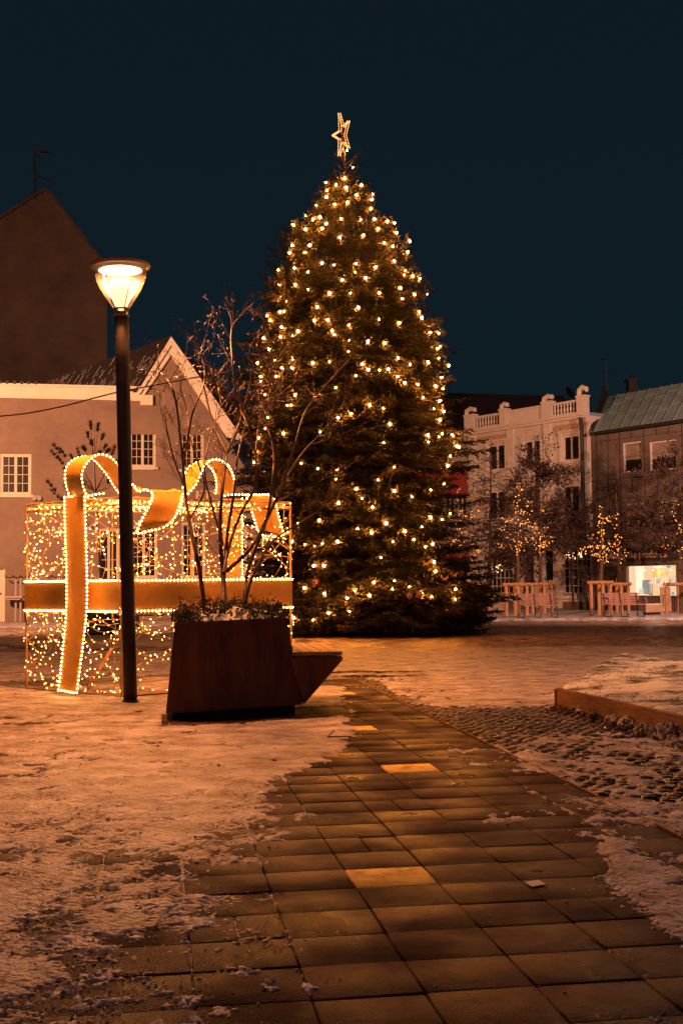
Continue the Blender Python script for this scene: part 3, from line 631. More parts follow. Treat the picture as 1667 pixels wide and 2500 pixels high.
def gc_fn(r_):
    u = r_.choice([r_.gauss(.10,.07), r_.gauss(.12,.08), r_.gauss(.85,.08), r_.gauss(.8,.12), r_.uniform(.02,.98)]); u = min(max(u,-.02),1.02); k_ = r_.random(); return onp(u, abs(r_.gauss(.02,.3)), max(0,r_.gauss(.06,.05))) if k_ < .6 else onp(min(max(r_.gauss(.42,.2),.05),.95), r_.uniform(.1,.7), r_.uniform(0,.26)*math.exp(-((u-.4)*2)**2))
tag(obj('low_shrubs', leafcloud(5200, gc_fn, .027, 5), 'evergreen', kind='stuff'), 'low dark evergreen ground cover spilling over the planter rim', 'ground cover')
# ================================================================ BARE SHRUB
rt = random.Random(5)
SB = thing('shrub', 'tall bare many stemmed shrub with small buds growing out of the steel planter', 'shrub', onp(.4,.5))
gs = MB(); gt = MB(); gb = MB()
def twig(p, d, L, r, lvl, g1, g2, curl=.25, budr=.008):
    n = max(3, int(L/.09)); pts = [p.copy()]; dd = d.normalized()
    for i in range(n):
        dd = (dd+Vector((rt.gauss(0,curl),rt.gauss(0,curl),rt.gauss(.06,curl*.7)))*.35).normalized(); pts.append(pts[-1]+dd*L/n)
    g1.tube(pts, [r*(1-.65*i/n) for i in range(n+1)], 5 if lvl < 2 else 3, False)
    if lvl < 3:
        m = int(L/(.13 if lvl == 0 else .085)) if lvl < 2 else int(L/.09)
        for i in range(m):
            k = rt.uniform(.15,1); i0 = min(int(k*n), n-1); q = pts[i0].lerp(pts[i0+1], k*n-i0) if k*n-i0 <= 1 else pts[i0]
            ax = (pts[i0+1]-pts[i0]).normalized(); sd_ = ax.cross(Vector((rt.gauss(0,1),rt.gauss(0,1),rt.gauss(0,1)))).normalized()
            twig(q, ax*.75+sd_*.75+Z3*.15, L*rt.uniform(.22,.48)*(1.1-k*.5), r*.5, lvl+1, g1, g2, curl, budr)
    e_ = pts[-1]; g2.tube([e_-dd*.004, e_+dd*budr, e_+dd*budr*3.2], [.003, budr*.5, .0008], 4, False)
    if lvl >= 1:
        for i in range(1, n): 
            if rt.random() < .35: s_ = Vector((rt.gauss(0,1),rt.gauss(0,1),rt.gauss(.5,1))).normalized(); g2.tube([pts[i], pts[i]+s_*.012, pts[i]+s_*.024], [.002,.0035,.0008], 3, False)
stems = [([(500,1480),(485,1380),(462,1270),(450,1170),(440,1060),(425,960),(395,912),(362,905)],12.9,.026),
 ([(450,1185),(425,1120),(405,1030),(398,940)],12.8,.012), ([(455,1100),(470,1010),(500,930),(490,860),(470,838)],12.9,.013),
 ([(548,1495),(545,1400),(538,1320),(540,1230),(552,1130),(556,1105)],13.2,.036), ([(556,1105),(520,1030),(495,930),(478,850)],13.1,.016),
 ([(556,1105),(592,1010),(577,960),(568,880),(566,805),(592,765),(620,738)],13.3,.019), ([(592,1010),(612,930),(610,850),(650,800)],13.4,.012),
 ([(546,1400),(560,1330),(590,1250),(622,1190),(625,1110),(633,1030),(655,950),(668,870)],13.1,.022), ([(548,1400),(556,1300),(572,1200),(580,1120),(600,1040),(640,985),(700,960)],13.4,.020),
 ([(552,1395),(610,1340),(655,1260),(690,1180),(722,1080),(748,1000),(805,930),(855,875)],13.0,.024), ([(596,1480),(620,1400),(668,1320),(735,1275),(785,1238),(812,1175)],12.9,.018),
 ([(596,1480),(606,1390),(650,1270),(665,1180),(668,1100),(650,1010),(690,930),(735,870)],13.2,.023), ([(690,1180),(735,1110),(790,1050),(840,985)],13.2,.012),
 ([(625,1110),(605,1040),(585,1000),(545,960),(530,900)],13.0,.010), ([(545,1330),(520,1240),(500,1150),(515,1060),(540,990),(535,900)],13.4,.014), ([(462,1270),(500,1190),(470,1090),(455,1000),(440,930),(455,870)],13.5,.012)]
for pts, Yd, r in stems:
    P = curve([at(x, y, Yd+.25*math.sin(i*1.7+Yd*9)) for i, (x, y) in enumerate(pts)], 5); n = len(P)
    if pts[0][1] > 1450: P[0].z = min(P[0].z, onp(.5,.5).z-.08)
    gs.tube(P, [r*.92*(1-.90*i/n)+.0015 for i in range(n)], 8, False)
    for i in range(int(n*.28), n, 1):
        for rep in range(2 if i > n*.62 else 1):
            if rt.random() < (.60 if pts[-1][0] > 480 else .78): continue
            ax = (P[min(i+1,n-1)]-P[max(i-1,0)]).normalized(); sd_ = ax.cross(Vector((rt.gauss(0,1),rt.gauss(0,.9),rt.gauss(0,1)))).normalized()
            twig(P[i], ax*.8+sd_*.8+Z3*.25, rt.uniform(.28,.75)*(1.15-.5*i/n), .0042, 1, gt, gb)
obj('trunk', gs, 'twig', SB, smooth=True); obj('branches', gt, 'twig', SB); obj('buds', gb, 'bud', SB)
# ================================================================ CHRISTMAS TREE
YC = 31.6
TX0 = at(935,1556,YC).x
def zof(py): return EYE+(1418-py)/F*YC
profp = [(385,850,6),(410,850,26),(440,847,62),(485,842,95),(545,842,140),(590,845,165),(650,849,187),(760,845,205),(815,852,222),(900,857,247),(1000,852,265),(1060,850,282),(1130,852,290),(1220,855,274),(1300,870,266),(1400,900,270),(1450,925,295),(1500,930,285),(1545,920,245),(1575,915,215)]
pz = np.array([zof(p[0]) for p in profp])[::-1]; pr_ = np.array([p[2]/F*YC*.965 for p in profp])[::-1]; pxs = np.array([(p[1]-833.5)/F*YC for p in profp])[::-1]
def Rz(z): return np.interp(z, pz, pr_)
def Xz(z): return np.interp(z, pz, pxs)
TB = Vector((float(Xz(0.3)), YC, 0))
CT = thing('christmas_tree', 'giant dark green fir in the middle of the square, narrowing to a bare leader', 'tree', TB)
ztop = zof(352)
g = MB(); g.tube([Vector((Xz(z), YC, z)) for z in np.linspace(-.1, zof(395), 14)]+[Vector((float(Xz(zof(385))), YC, ztop))], list(np.linspace(.24,.035,14))+[.02], 12); obj('trunk', g, 'bark', CT, smooth=True)
rn = np.random.RandomState(4)
FP = []; FD = []; FL = []; FT = []; bt = MB()
def spray(base, d, L, tone):
    """one branch: axis, paired side shoots in a flat fan, fingers of needles along them"""
    d = d/np.linalg.norm(d); side = np.cross(d, [0,0,1]); side /= np.linalg.norm(side)+1e-9
    up = np.cross(side, d); n = max(3, int(L/.11)); tipz = rn.uniform(.02,.12)
    start = 0.28 if L > 1.2 else .1
    for k in range(n):
        t = start+(1-start)*(k+rn.rand())/n; p = base+d*L*t+np.array([0,0,1])*(-0.20*L*np.sin(PI*t*.9)*.35+tipz*t*t*L*.6)
        FP.append(p); FD.append(d+rn.normal(0,.25,3)); FL.append(rn.uniform(.13,.22)); FT.append(tone)
        for sgn in (-1, 1):
            l2 = (1.08-t)*min(L,1.6)*.55*rn.uniform(.6,1.15)+.10
            dd = d*.75+side*sgn*.8+up*rn.normal(0,.22)+np.array([0,0,-.05]); dd /= np.linalg.norm(dd)
            m = max(1, int(l2/.12))
            for j in range(m):
                q = p+dd*l2*(j+.5)/m
                FP.append(q); FD.append(dd+rn.normal(0,.38,3)+d*.25); FL.append(rn.uniform(.10,.19)); FT.append(tone*rn.uniform(.8,1.2))
                if rn.rand() < .55:
                    FP.append(q); FD.append(dd*.5+side*sgn*rn.uniform(-.6,.9)+up*rn.normal(0,.5)+d*.4); FL.append(rn.uniform(.09,.16)); FT.append(tone*rn.uniform(.8,1.25))
z = 0.12
while z < zof(402):
    R = float(Rz(z)); nb = int(5+R*5.6)
    for k in range(nb):
        a = 2*PI*(k+rn.rand())/nb; zz = z+rn.uniform(-.06,.06); rough_ = .86+.34*fbm(np.array([a*2.2+9]), np.array([z*1.4]), 3, 41)[0]
        Rr = float(Rz(min(zz, pz[-1])))*(rough_+rn.choice([-.16,-.09,-.02,.03,.08,.17])); 
        if Rr < .08: continue
        dn = -0.12-.10*rn.rand() if z < 9 else .25+.25*rn.rand()
        if z > 11: dn = .7
        rise = dn*Rr; c = np.array([Xz(zz), YC, zz-rise*.8])
        L = Rr
        inner = 0.0 if Rr < .8 else .15
        d = np.array([math.cos(a), math.sin(a), dn]); b_ = c+np.array([math.cos(a), math.sin(a), 0])*Rr*inner
        if b_[2] < .02: b_[2] = .04; 
        tone = rn.uniform(.55,1.35)
        if math.sin(a) > .45 and Rr > 1: tone *= 1; 
        spray(b_, d, L*(1-inner), tone)
        e_ = b_+d/np.linalg.norm(d)*L*.85; e_[2] = max(e_[2], .05); bt.tube([Vector(c), Vector(b_), Vector(e_)], [.03*min(R,1), .022*min(R,1), .006], 4, False)
    z += (0.36 if z > 1.7 else .22) if R > 1 else .18
# low skirt of cut branches on the ground
for k in range(150):
    a = rn.uniform(0, 2*PI); R = rn.uniform(1.9,2.5); p = np.array([Xz(.2)+math.cos(a)*R*.8, YC+math.sin(a)*R*.8, rn.uniform(.03,.5)]); spray(p, np.array([math.cos(a+rn.normal(0,.5)), math.sin(a+rn.normal(0,.5)), rn.uniform(-.1,.25)]), rn.uniform(.6,1.1), rn.uniform(.45,.9))
for k in range(70):
    a = rn.uniform(-1.0, .35); R = rn.uniform(1.75,2.35); p = np.array([Xz(.6)+math.cos(a)*R, YC+math.sin(a)*R, rn.uniform(.05,1.25)]); spray(p, np.array([math.cos(a+rn.normal(0,.5)), math.sin(a+rn.normal(0,.5)), rn.uniform(-.2,.25)]), rn.uniform(.4,.75), rn.uniform(.5,1.1))
# leader twigs
for py, px, L, s_ in ((372,812,.4,-1),(378,830,.35,-1),(374,878,.4,1),(386,872,.45,1),(395,818,.35,-1),(400,880,.3,1)):
    b_ = np.array([Xz(zof(400)), YC, zof(py+14)]); e_ = np.array(at(px, py, YC)); d = e_-b_; FP_n = 4
    for t in (.4,.6,.8,1.0):
        FP.append(b_+d*t*.9); FD.append(d/np.linalg.norm(d)+rn.normal(0,.15,3)+np.array([0,0,.3])); FL.append(.2); FT.append(1.1)
    bt.tube([Vector(b_), Vector(e_)], .012, 4, False)
z3 = "645,333 682,440 630,510 511,538 576,552 640,569 737,555 517,589 514,629 707,616 809,612 803,646 648,663 567,677 450,682 797,703 381,750 473,758 428,773 607,768 734,776 821,770 903,785 947,795 302,808 513,800 379,834 486,831 844,832 961,858 601,887 749,874 882,922 1046,912 297,938 408,937 937,945 280,986 377,986 1033,980 946,1038 486,1051 561,1064 702,1054 827,1076 311,1083 208,1094 396,1108 696,1109 1015,1097 1011,1127 1065,1136 1110,1148 764,1145 616,1158 212,1188 317,1190 398,1219 985,1211 535,1244 667,1243 850,1241 1076,1252 1155,1250 208,1276 997,1279 259,1298 455,1331 717,1335 218,1363 244,1358 138,1388 1107,1362 1123,1401 155,1417 439,1418 522,1413 849,1410 978,1433 657,1446 229,1460 334,1485 550,1482 1175,1494 1228,1499 564,1507 222,1523 299,1516 114,1531 656,1547 779,1551 887,1563 1223,1596 1240,1583 148,1600 653,1614 969,1655 1048,1698 1163,1684 1230,1658 1294,1707 297,1662 73,1689 185,1673 427,1687 534,1681 744,1695 909,1728 781,1731 852,1735 229,1721 295,1720 97,1773 196,1774 702,1770 968,1775 1248,1781 94,1807 1012,1815 1097,1828 1210,1836 1256,1853 574,1847"
z4 = "289,156 411,160 1044,170 1142,190 113,153 730,213 245,216 267,214 620,264 808,232 1164,252 542,288 130,288 1106,236 1142,303 848,326 116,353 220,380 438,373 1072,391 1137,402 1156,384 1215,390 1075,432 811,437 74,407 1239,455 1254,462 62,488 1203,515 873,580 49,553 539,596 326,557 425,590 1188,572 235,650 530,650 779,656 1167,679 652,708 875,720 1088,715 684,764 978,755 547,791 745,816 1202,855 1089,876 432,893 1155,888 826,910 304,911 1037,932 936,958 658,943 740,965 272,1019 451,1026 541,1019 349,1037 404,1047 865,1020 989,1005 1100,1033 1057,1050 795,1112 1108,1137 1117,1192 400,1161 460,1160 755,1259 875,1248 863,1298 345,1291 963,1285 642,1307 463,1325 596,1350 727,1335 1034,1325 1093,1344 1235,1298 1232,1357 487,1440 611,1430 281,1468 397,1480"
dim = set("682,440 511,538 809,612 450,682 381,750 561,1064 208,1094 396,1108 696,1109 1011,1127 398,1219 667,1243 1155,1250 259,1298 244,1358 849,1410 564,1507 299,1516 1240,1583 653,1614 1048,1698 185,1673 534,1681 852,1735 702,1770 94,1807 574,1847 1230,1658 997,1279".split())
dim |= set("245,216 267,214 808,232 130,288 1106,236 116,353 438,373 1137,402 1156,384 1075,432 811,437 1203,515 873,580 539,596 326,557 425,590 235,650 530,650 779,656 1167,679 1088,715 684,764 978,755 1202,855 1155,888 304,911 1037,932 658,943 349,1037 404,1047 865,1020 989,1005 1057,1050 795,1112 875,1248 863,1298 963,1285 1232,1357 611,1430 397,1480 1093,1344".split())
bl = []
for s_, sc_, ox, oy in ((z3, 2.6133, 600, 240), (z4, 2.4123, 600, 900)):
    for tkn in s_.split():
        a, b = map(float, tkn.split(',')); bl.append((ox+a/sc_, oy+b/sc_, tkn in dim))
def surf(px, py, out=.02):
    z_ = zof(py); 
    for it in range(3):
        R = float(Rz(z_))+out; xc = float(Xz(z_)); d = ray(px, py); ex, ey = -xc, -YC
        A2 = d.x**2+d.y**2; B2 = 2*(ex*d.x+ey*d.y); C2 = ex*ex+ey*ey-R*R; disc = B2*B2-4*A2*C2
        t = (-B2-math.sqrt(disc))/(2*A2) if disc > 0 else -B2/(2*A2); z_ = EYE+d.z*t
    return Vector((d.x*t, d.y*t, EYE+d.z*t))
for px, py, dm in bl:               # sprigs added round each bulb, needles paler to paint in its glow
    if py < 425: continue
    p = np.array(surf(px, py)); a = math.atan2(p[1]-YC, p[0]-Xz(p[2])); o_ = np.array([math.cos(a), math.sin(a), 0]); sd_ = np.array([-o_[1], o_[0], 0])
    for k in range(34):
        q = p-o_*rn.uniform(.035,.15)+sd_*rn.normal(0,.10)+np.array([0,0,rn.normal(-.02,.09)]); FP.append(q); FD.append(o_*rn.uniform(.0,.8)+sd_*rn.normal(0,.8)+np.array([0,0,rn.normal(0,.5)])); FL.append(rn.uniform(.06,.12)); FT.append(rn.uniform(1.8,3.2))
FP = np.array(FP); FD = np.array(FD); FL = np.array(FL); FT = np.array(FT)
ok = FP[:, 2] > 0.015; FP, FD, FL, FT = FP[ok], FD[ok], FL[ok], FT[ok]
FD /= np.linalg.norm(FD, axis=1)[:, None]; FD[:, 2] = np.where(FP[:, 2] < .15, np.abs(FD[:, 2])*.4, FD[:, 2])
nf = len(FP); print('fingers', nf)
u = np.cross(FD, np.array([.3,.2,.93])); u /= np.linalg.norm(u, axis=1)[:, None]; v = np.cross(FD, u)
K = 11; th = rn.uniform(0, 2*PI, (nf, K)); tp = (np.arange(K)[None]+rn.rand(nf, K))/K
Rad = u[:, None]*np.cos(th)[..., None]+v[:, None]*np.sin(th)[..., None]; tan = u[:, None]*-np.sin(th)[..., None]+v[:, None]*np.cos(th)[..., None]
bp_ = FP[:, None]+FD[:, None]*(FL[:, None]*tp*.9)[..., None]; nl = rn.uniform(.020,.032,(nf,K))
tipp = bp_+(Rad*.72+FD[:, None]*.7)*nl[..., None]; wd = 0.010
V1 = bp_-tan*wd-FD[:, None]*.004; V2 = bp_+tan*wd; tri = np.stack([V1, V2, tipp], 2).reshape(-1, 3)
fi = np.arange(nf*K*3).reshape(-1, 3)
# stem of the finger: a thin three-sided spindle
th3 = np.array([0, 2.09, 4.19]); r3 = .020
b3_ = FP[:, None]+(u[:, None]*np.cos(th3)[None, :, None]+v[:, None]*np.sin(th3)[None, :, None])*r3; t3_ = (FP+FD*FL[:, None])[:, None]
sv = np.concatenate([b3_, t3_], 1).reshape(-1, 3); so = len(tri)+np.arange(nf)[:, None, None]*4
sf = (so+np.array([[0,1,3],[1,2,3],[2,0,3]])[None]).reshape(-1, 3)
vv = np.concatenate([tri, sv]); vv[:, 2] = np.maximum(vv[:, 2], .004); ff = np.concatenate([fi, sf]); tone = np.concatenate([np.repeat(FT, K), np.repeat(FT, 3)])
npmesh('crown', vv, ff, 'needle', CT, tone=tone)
obj('branches', bt, 'bark', CT)
# ---------------------------------------------------------------- bulbs
def bulbmesh(name, r, m):
    g = MB(); g.ball((0,0,0), r, 10, 6); me = bpy.data.meshes.new(name); me.from_pydata(g.v, [], g.f); me.materials.append(M[m]); me.polygons.foreach_set('use_smooth', [True]*len(me.polygons)); return me
bmA = bulbmesh('bulb', .025, 'bulb'); bmB = bulbmesh('bulb_small', .017, 'bulb_dim')
def put_bulb(parent, p, me):
    o = bpy.data.objects.new('bulb', me); link(o, parent); o.location = p-ORI[parent.name]; ORI[o.name] = p; return o
bands = [(250,430,'bulb pair on short wire at the bare leader, just under the star'),(430,520,'warm globe bulbs crowding the narrow top of the fir, below its bare leader'),(520,600,'warm globe bulbs round the upper crown of the fir, second ring below the tip'),(600,700,'warm globe bulbs round the fir just above street lamp head height'),(700,800,'warm globe bulbs round the fir level with the lamp glass'),(800,900,'warm globe bulbs round the fir level with the dark corrugated roof'),(900,990,'warm globe bulbs round the fir level with the cream parapet top'),(990,1120,'sparse warm globe bulbs on the wide middle of the fir level with the bow'),(1120,1300,'sparse warm globe bulbs on the dark lower half of the fir'),(1300,1600,'warm globe bulbs on the lowest fir branches above the heart ornaments and snow')]
for y0, y1, lab in bands:
    mem = sorted([b for b in bl if y0 <= b[1] < y1], key=lambda b: b[0])
    if not mem: continue
    P = [(surf(b[0], b[1]), b[2]) for b in mem]; org = P[0][0]
    t_ = thing('light_string', lab, 'string lights', org, 'bulb strings on the fir')
    for p, dm in P: put_bulb(t_, p, bmB if dm else bmA)
    # supply wire laid just inside the foliage, reaching each bulb
    gcx = MB(); 
    for (a, _), (b, _2) in zip(P[:-1], P[1:]):
        if (b-a).length > 1.6: 
            continue
        mid_ = (a+b)/2; inn = (Vector((float(Xz(mid_.z)), YC, mid_.z))-mid_).normalized()*.22; gcx.tube([a, a.lerp(mid_,.5)+inn*.9+Vector((0,0,-.05)), mid_+inn+Vector((0,0,-.10)), b.lerp(mid_,.5)+inn*.9, b], .006, 4, False)
    if gcx.v: obj('wire', gcx, 'tcable', t_)
# ---------------------------------------------------------------- star
sp = [(570,195),(680,590),(838,415),(735,820),(838,1195),(680,1015),(560,1430),(572,950),(385,830),(590,690)]
cx = 780+655/11.76
def starp(a, b, off=0.0):
    px, py = 780+a/11.76, 260+b/11.76; p = at(px, py, YC+(at(px, py, YC).x-at(cx, py, YC).x)*1.9+off); p.x += off*.5; return p
ST = thing('star', 'five pointed rope light star turned sideways on top of the fir', 'tree topper', starp(655, 1300))
for off in (-.06, .06):
    P = [starp(a, b, off) for a, b in sp]; P.append(P[0]); g = MB(); g.tube(P, .004, 5); o = obj('rope_light', g, 'gframe', ST)
    g = MB()
    for p in resample(P, .042): g.octa(p, .0105)
    obj('diodes', g, 'starled', o, kind='stuff')
g = MB(); g.tube([starp(640,560), starp(668,1000), Vector((float(Xz(ztop)), YC, zof(395)))], .012, 6)
for a, b in ((680,590),(735,820),(572,950),(590,690)): g.tube([starp(a,b), starp(655,850)], .005, 4)
obj('mast', g, 'gframe', ST)
# ---------------------------------------------------------------- ornaments
def heart(px, py, w_, lab, dark=False):
    p = surf(px, py, .16); g = MB(); pts = []
    for k in range(28):
        t = 2*PI*k/28; pts.append(p+Vector((16*math.sin(t)**3, 0, 13*math.cos(t)-5*math.cos(2*t)-2*math.cos(3*t)-math.cos(4*t)))*(w_/32))
    r_ = thing('heart_ornament', lab, 'ornament', p, 'wooden hearts on the fir'); g.prism(pts, (0,.015,0)); obj('heart', g, 'pink', r_)
    g = MB(); g.box(p+Vector((0,-.004,.01)), (w_*.24,0,0), (0,.003,0), (0,0,w_*.24)); c = obj('card', g, 'paper', r_)
    g = MB(); g.tube([p+Vector((0,-.012,-w_*.16)), p+Vector((0,-.012,.0)), p+Vector((0,-.012,w_*.14))], [w_*.12,w_*.06,.004], 8); obj('figure', g, 'corten_dark', r_)
    g = MB(); g.tube([p+Vector((0,0,w_*.3)), p+Vector((.01,.05,.16))], .003, 4); obj('cord', g, 'paper', r_)
heart(768,1421,.22,'pink heart ornament highest on the fir, nearest the gift display'); heart(848,1449,.21,'pink heart ornament left of the tree middle, hanging above a bulb'); heart(999,1455,.18,'pink heart ornament deep in the shade right of the tree middle'); heart(1023,1453,.17,'pink heart ornament nearest the right edge of the fir')
for px, py, lab in ((1108,1403,'gold paper butterfly on the right fringe of the fir'),(1085,1412,'pale gold paper butterfly beside the larger one on the fir'),(936,1434,'white paper butterfly in the low dark middle of the fir'),(1040,1375,'pale paper butterfly just left of the two low right bulbs')):
    p = surf(px, py, .14); g = MB(); s_ = .09
    for sg in (-1, 1): g.prism([p, p+Vector((sg*s_,0,s_*.9)), p+Vector((sg*s_*1.1,0,s_*.1)), p+Vector((sg*s_*.5,0,-s_*.1)), p+Vector((sg*s_*.7,0,-s_*.7)), p+Vector((0,0,-s_*.35))], (0,.008,0))
    tag(obj('butterfly_ornament', g, 'gold'), lab, 'ornament', 'paper butterflies on the fir')
# ================================================================ FACADE TOOLS
class Fac:
    def __init__(s, A, B):
        s.O = Vector((A.x, A.y, 0)); s.U = (Vector((B.x,B.y,0))-s.O).normalized(); n = Vector((s.U.y,-s.U.x,0)); s.n = n if n.y < 0 else -n; s.L = (Vector((B.x,B.y,0))-s.O).length
    def p(s, u, z, off=0.0): return s.O+s.U*u+Z3*z+s.n*off
    def hit(s, px, py, off=0.0):
        d = ray(px, py); o = Vector((0,0,EYE)); t = (s.O+s.n*off-o).dot(s.n)/d.dot(s.n); q = o+d*t-s.O; return q.dot(s.U), q.z
    def box(s, g, u0, u1, z0, z1, o0, o1): g.box(s.p((u0+u1)/2,(z0+z1)/2,(o0+o1)/2), s.U*((u1-u0)/2), s.n*((o1-o0)/2), Z3*((z1-z0)/2)); return g
    def wall(s, g, u0, u1, z0, z1, ops, dep=.16):
        us = sorted({u0,u1}|{max(min(x,u1),u0) for o in ops for x in o[:2]}); zs = sorted({z0,z1}|{max(min(x,z1),z0) for o in ops for x in o[2:4]})
        for a, b in zip(us[:-1], us[1:]):
            for c, d in zip(zs[:-1], zs[1:]):
                if b-a < 1e-4 or d-c < 1e-4: continue
                mu, mz = (a+b)/2, (c+d)/2
                if any(o[0] < mu < o[1] and o[2] < mz < o[3] for o in ops): continue
                g.poly([s.p(a,c), s.p(b,c), s.p(b,d), s.p(a,d)])
        for o in ops:
            a, b, c, d = o[:4]
            for q in (((a,c),(b,c)),((b,c),(b,d)),((b,d),(a,d)),((a,d),(a,c))): g.poly([s.p(*q[0]), s.p(*q[1]), s.p(*q[1],-dep), s.p(*q[0],-dep)])
        return g
    def window(s, parent, o, sashes=2, cols=2, rows=4, fm='winframe', fw=.06, mw=.022, sill=True, back=-.10, fs=.05, pane='pane', name='window'):
        a, b, c, d = o[:4]; g = MB()
        s.box(g, a, a+fw, c, d, back-.04, back+.05); s.box(g, b-fw, b, c, d, back-.04, back+.05); s.box(g, a+fw, b-fw, d-fw, d, back-.04, back+.048); s.box(g, a+fw, b-fw, c, c+fw, back-.04, back+.048)
        w_ = (b-a-2*fw)/sashes
        for i in range(sashes):
            x0 = a+fw+i*w_; x1 = x0+w_
            if fs: s.box(g, x0, x0+fs, c+fw, d-fw, back-.03, back+.03); s.box(g, x1-fs, x1, c+fw, d-fw, back-.03, back+.03); s.box(g, x0+fs, x1-fs, d-fw-fs, d-fw, back-.03, back+.028); s.box(g, x0+fs, x1-fs, c+fw, c+fw+fs, back-.03, back+.028)
            for k in range(1, cols): xx = x0+fs+(x1-x0-2*fs)*k/cols; s.box(g, xx-mw/2, xx+mw/2, c+fw+fs, d-fw-fs, back-.012, back+.016)
            for k in range(1, rows): zz = c+fw+fs+(d-c-2*fw-2*fs)*k/rows; s.box(g, x0+fs, x1-fs, zz-mw/2, zz+mw/2, back-.010, back+.013)
        wo = obj(name, g, fm, parent)
        g = MB(); s.box(g, a+.01, b-.01, c+.01, d-.01, back-.028, back-.02); obj('pane', g, pane, wo)
        if sill: g = MB(); s.box(g, a-.08, b+.08, c-.10, c-.004, -.02, .10); obj('sill', g, fm, wo)
        return wo
def rect(F_, x0, x1, y0, y1):        # pixel box -> (u0,u1,z0,z1), from its centre lines
    ym, xm = (y0+y1)/2, (x0+x1)/2; return (F_.hit(x0,ym)[0], F_.hit(x1,ym)[0], F_.hit(xm,y1)[1], F_.hit(xm,y0)[1])
# ================================================================ ROSE HOUSE BEHIND THE GIFT
FH = Fac(at(-160,1300,44.0), at(640,1300,46.6))
HS = thing('house', 'rose rendered house with white gable trim, small paned windows and corrugated roof', 'house', FH.p(3,0))
u = lambda px, py=1100: FH.hit(px, py)[0]
z = lambda px, py: FH.hit(px, py)[1]
zE = z(170,975); uG = u(346,970); uR = u(548,1064)
ws = [rect(FH,1,77,1108,1208), rect(FH,316,381,1050,1141), rect(FH,440,498,1052,1146), rect(FH,318,385,1283,1412), rect(FH,442,502,1275,1412), rect(FH,566,604,1275,1408)]
door = rect(FH,-22,14,1390,1514); door = (door[0],door[1],0.0,door[3]); dr2 = rect(FH,240,292,1290,1500); dr2 = (dr2[0],dr2[1],0.0,dr2[3])
g = MB(); zt2 = z(548,1064)
uM = u(305,1100); FH.wall(g, 0, uM, -.1, zE+.2, [o for o in ws+[door,dr2] if o[1] < uM])
FH.wall(g, uM, uR, -.1, zt2, [o for o in ws if o[0] > uM and o[1] < uR]); g.poly([FH.p(uM,zt2), FH.p(uG,zt2), FH.p(uG,zE+.2), FH.p(uM,zE+.2)])
ap = FH.hit(417,858); g.poly([FH.p(uG,zt2), FH.p(uR,zt2), FH.p(ap[0],ap[1]), FH.p(uG,zE+.2)])
uE = u(680,1300); FH.wall(g, uR, uE, -.1, zt2-3.2, [o for o in ws if o[0] > uR]); g.poly([FH.p(uR,zt2-3.2), FH.p(uE,zt2-3.2), FH.p(uR,zt2)])
g.poly([FH.p(0,-.1), FH.p(0,-.1,-9), FH.p(0,zE,-9), FH.p(0,zE)]); g.poly([FH.p(uE,-.1), FH.p(uE,-.1,-9), FH.p(uE,zt2-3.2,-9), FH.p(uE,zt2-3.2)])
obj('wall', g, 'plaster', HS)
for i, o in enumerate(ws):
    FH.window(HS, o, rows=4 if i < 3 else 5)
g = MB(); FH.box(g, door[0]+.02, door[1]-.02, 0, door[3]-.02, -.12, -.07); FH.box(g, door[1]-.09, door[1]-.01, 0, door[3], -.07, -.02); d_ = obj('door', g, 'winframe', HS)
g = MB(); g.ball(FH.p(door[1]-.18,1.05,-.02), .035); obj('handle', g, 'iron', d_)
FH.window(HS, dr2, sashes=2, cols=1, rows=3, fm='winframe', sill=False, name='glazed_door')
# cornice and gable trim
g = MB(); zc0, zc1 = z(170,976), z(170,948); FH.box(g, 0, uG, zc0, zc1, -.1, .14); FH.box(g, 0, uG+.25, zc1, zc1+.10, -.2, .26); FH.box(g, uG-.05, uG+.42, z(330,990), z(330,972)+.1, -.05, .20); obj('cornice', g, 'plaster_trim', HS)
def seg(F_, g, pts, o0, o1): g.prism([F_.p(*F_.hit(a,b),o0) for a, b in pts], F_.n*(o1-o0))
g = MB(); seg(FH, g, [(346,975),(352,977),(417,869),(417,828)][0:1]+[(346,975),(417,869),(417,833),(334,962)][1:], .01, .16); seg(FH, g, [(417,869),(553,1068),(584,1075),(417,833)], .01, .16)
seg(FH, g, [(334,962),(340,966),(417,846),(417,825)], .161, .30); seg(FH, g, [(417,846),(576,1072),(590,1072),(417,825)], .161, .30); obj('gable_trim', g, 'plaster_trim', HS)
# corrugated roof
A_ = FH.p(*FH.hit(417,822,.2),.2); C_ = FH.p(*FH.hit(330,957,.2),.2); B_ = at(92,944,FH.p(u(92),0).y+2.2)
R_ = at(590,1070,FH.p(u(590),0).y-.25); Rk = R_+Vector((2.0,9,0)); Ak = A_+Vector((-.6,9,-.2))
g = MB(); g.cur = 0; g.prism([A_,C_,B_], (0,.12,-.05)); g.prism([A_+Vector((0,-.05,.02)), R_, Rk, Ak+Vector((1,0,0))], (0,0,-.1))
nrib = 46
sn = MB()
for k in range(nrib+1):
    t = k/nrib; e0_ = C_.lerp(B_, t); t0_ = A_.lerp(B_, t); up_ = Vector((0,-.05,.03)); g.tube([e0_+up_*.6, t0_+up_*.6], .045, 6)
    if k < nrib:
        t2 = (k+.5)/nrib; a, b = C_.lerp(B_, t2)+up_*.9, A_.lerp(B_, t2)+up_*.9; L = (b-a).length; s_ = rr.uniform(.0,.2)
        while s_ < L*min(.95,.55+.4*t2):
            l_ = rr.uniform(.06,.6)
            if rr.random() < .55: sn.tube([a.lerp(b, s_/L), a.lerp(b, min((s_+l_)/L,.97))], .012, 5)
            s_ += l_+rr.uniform(.05,.2)
x = 0.0
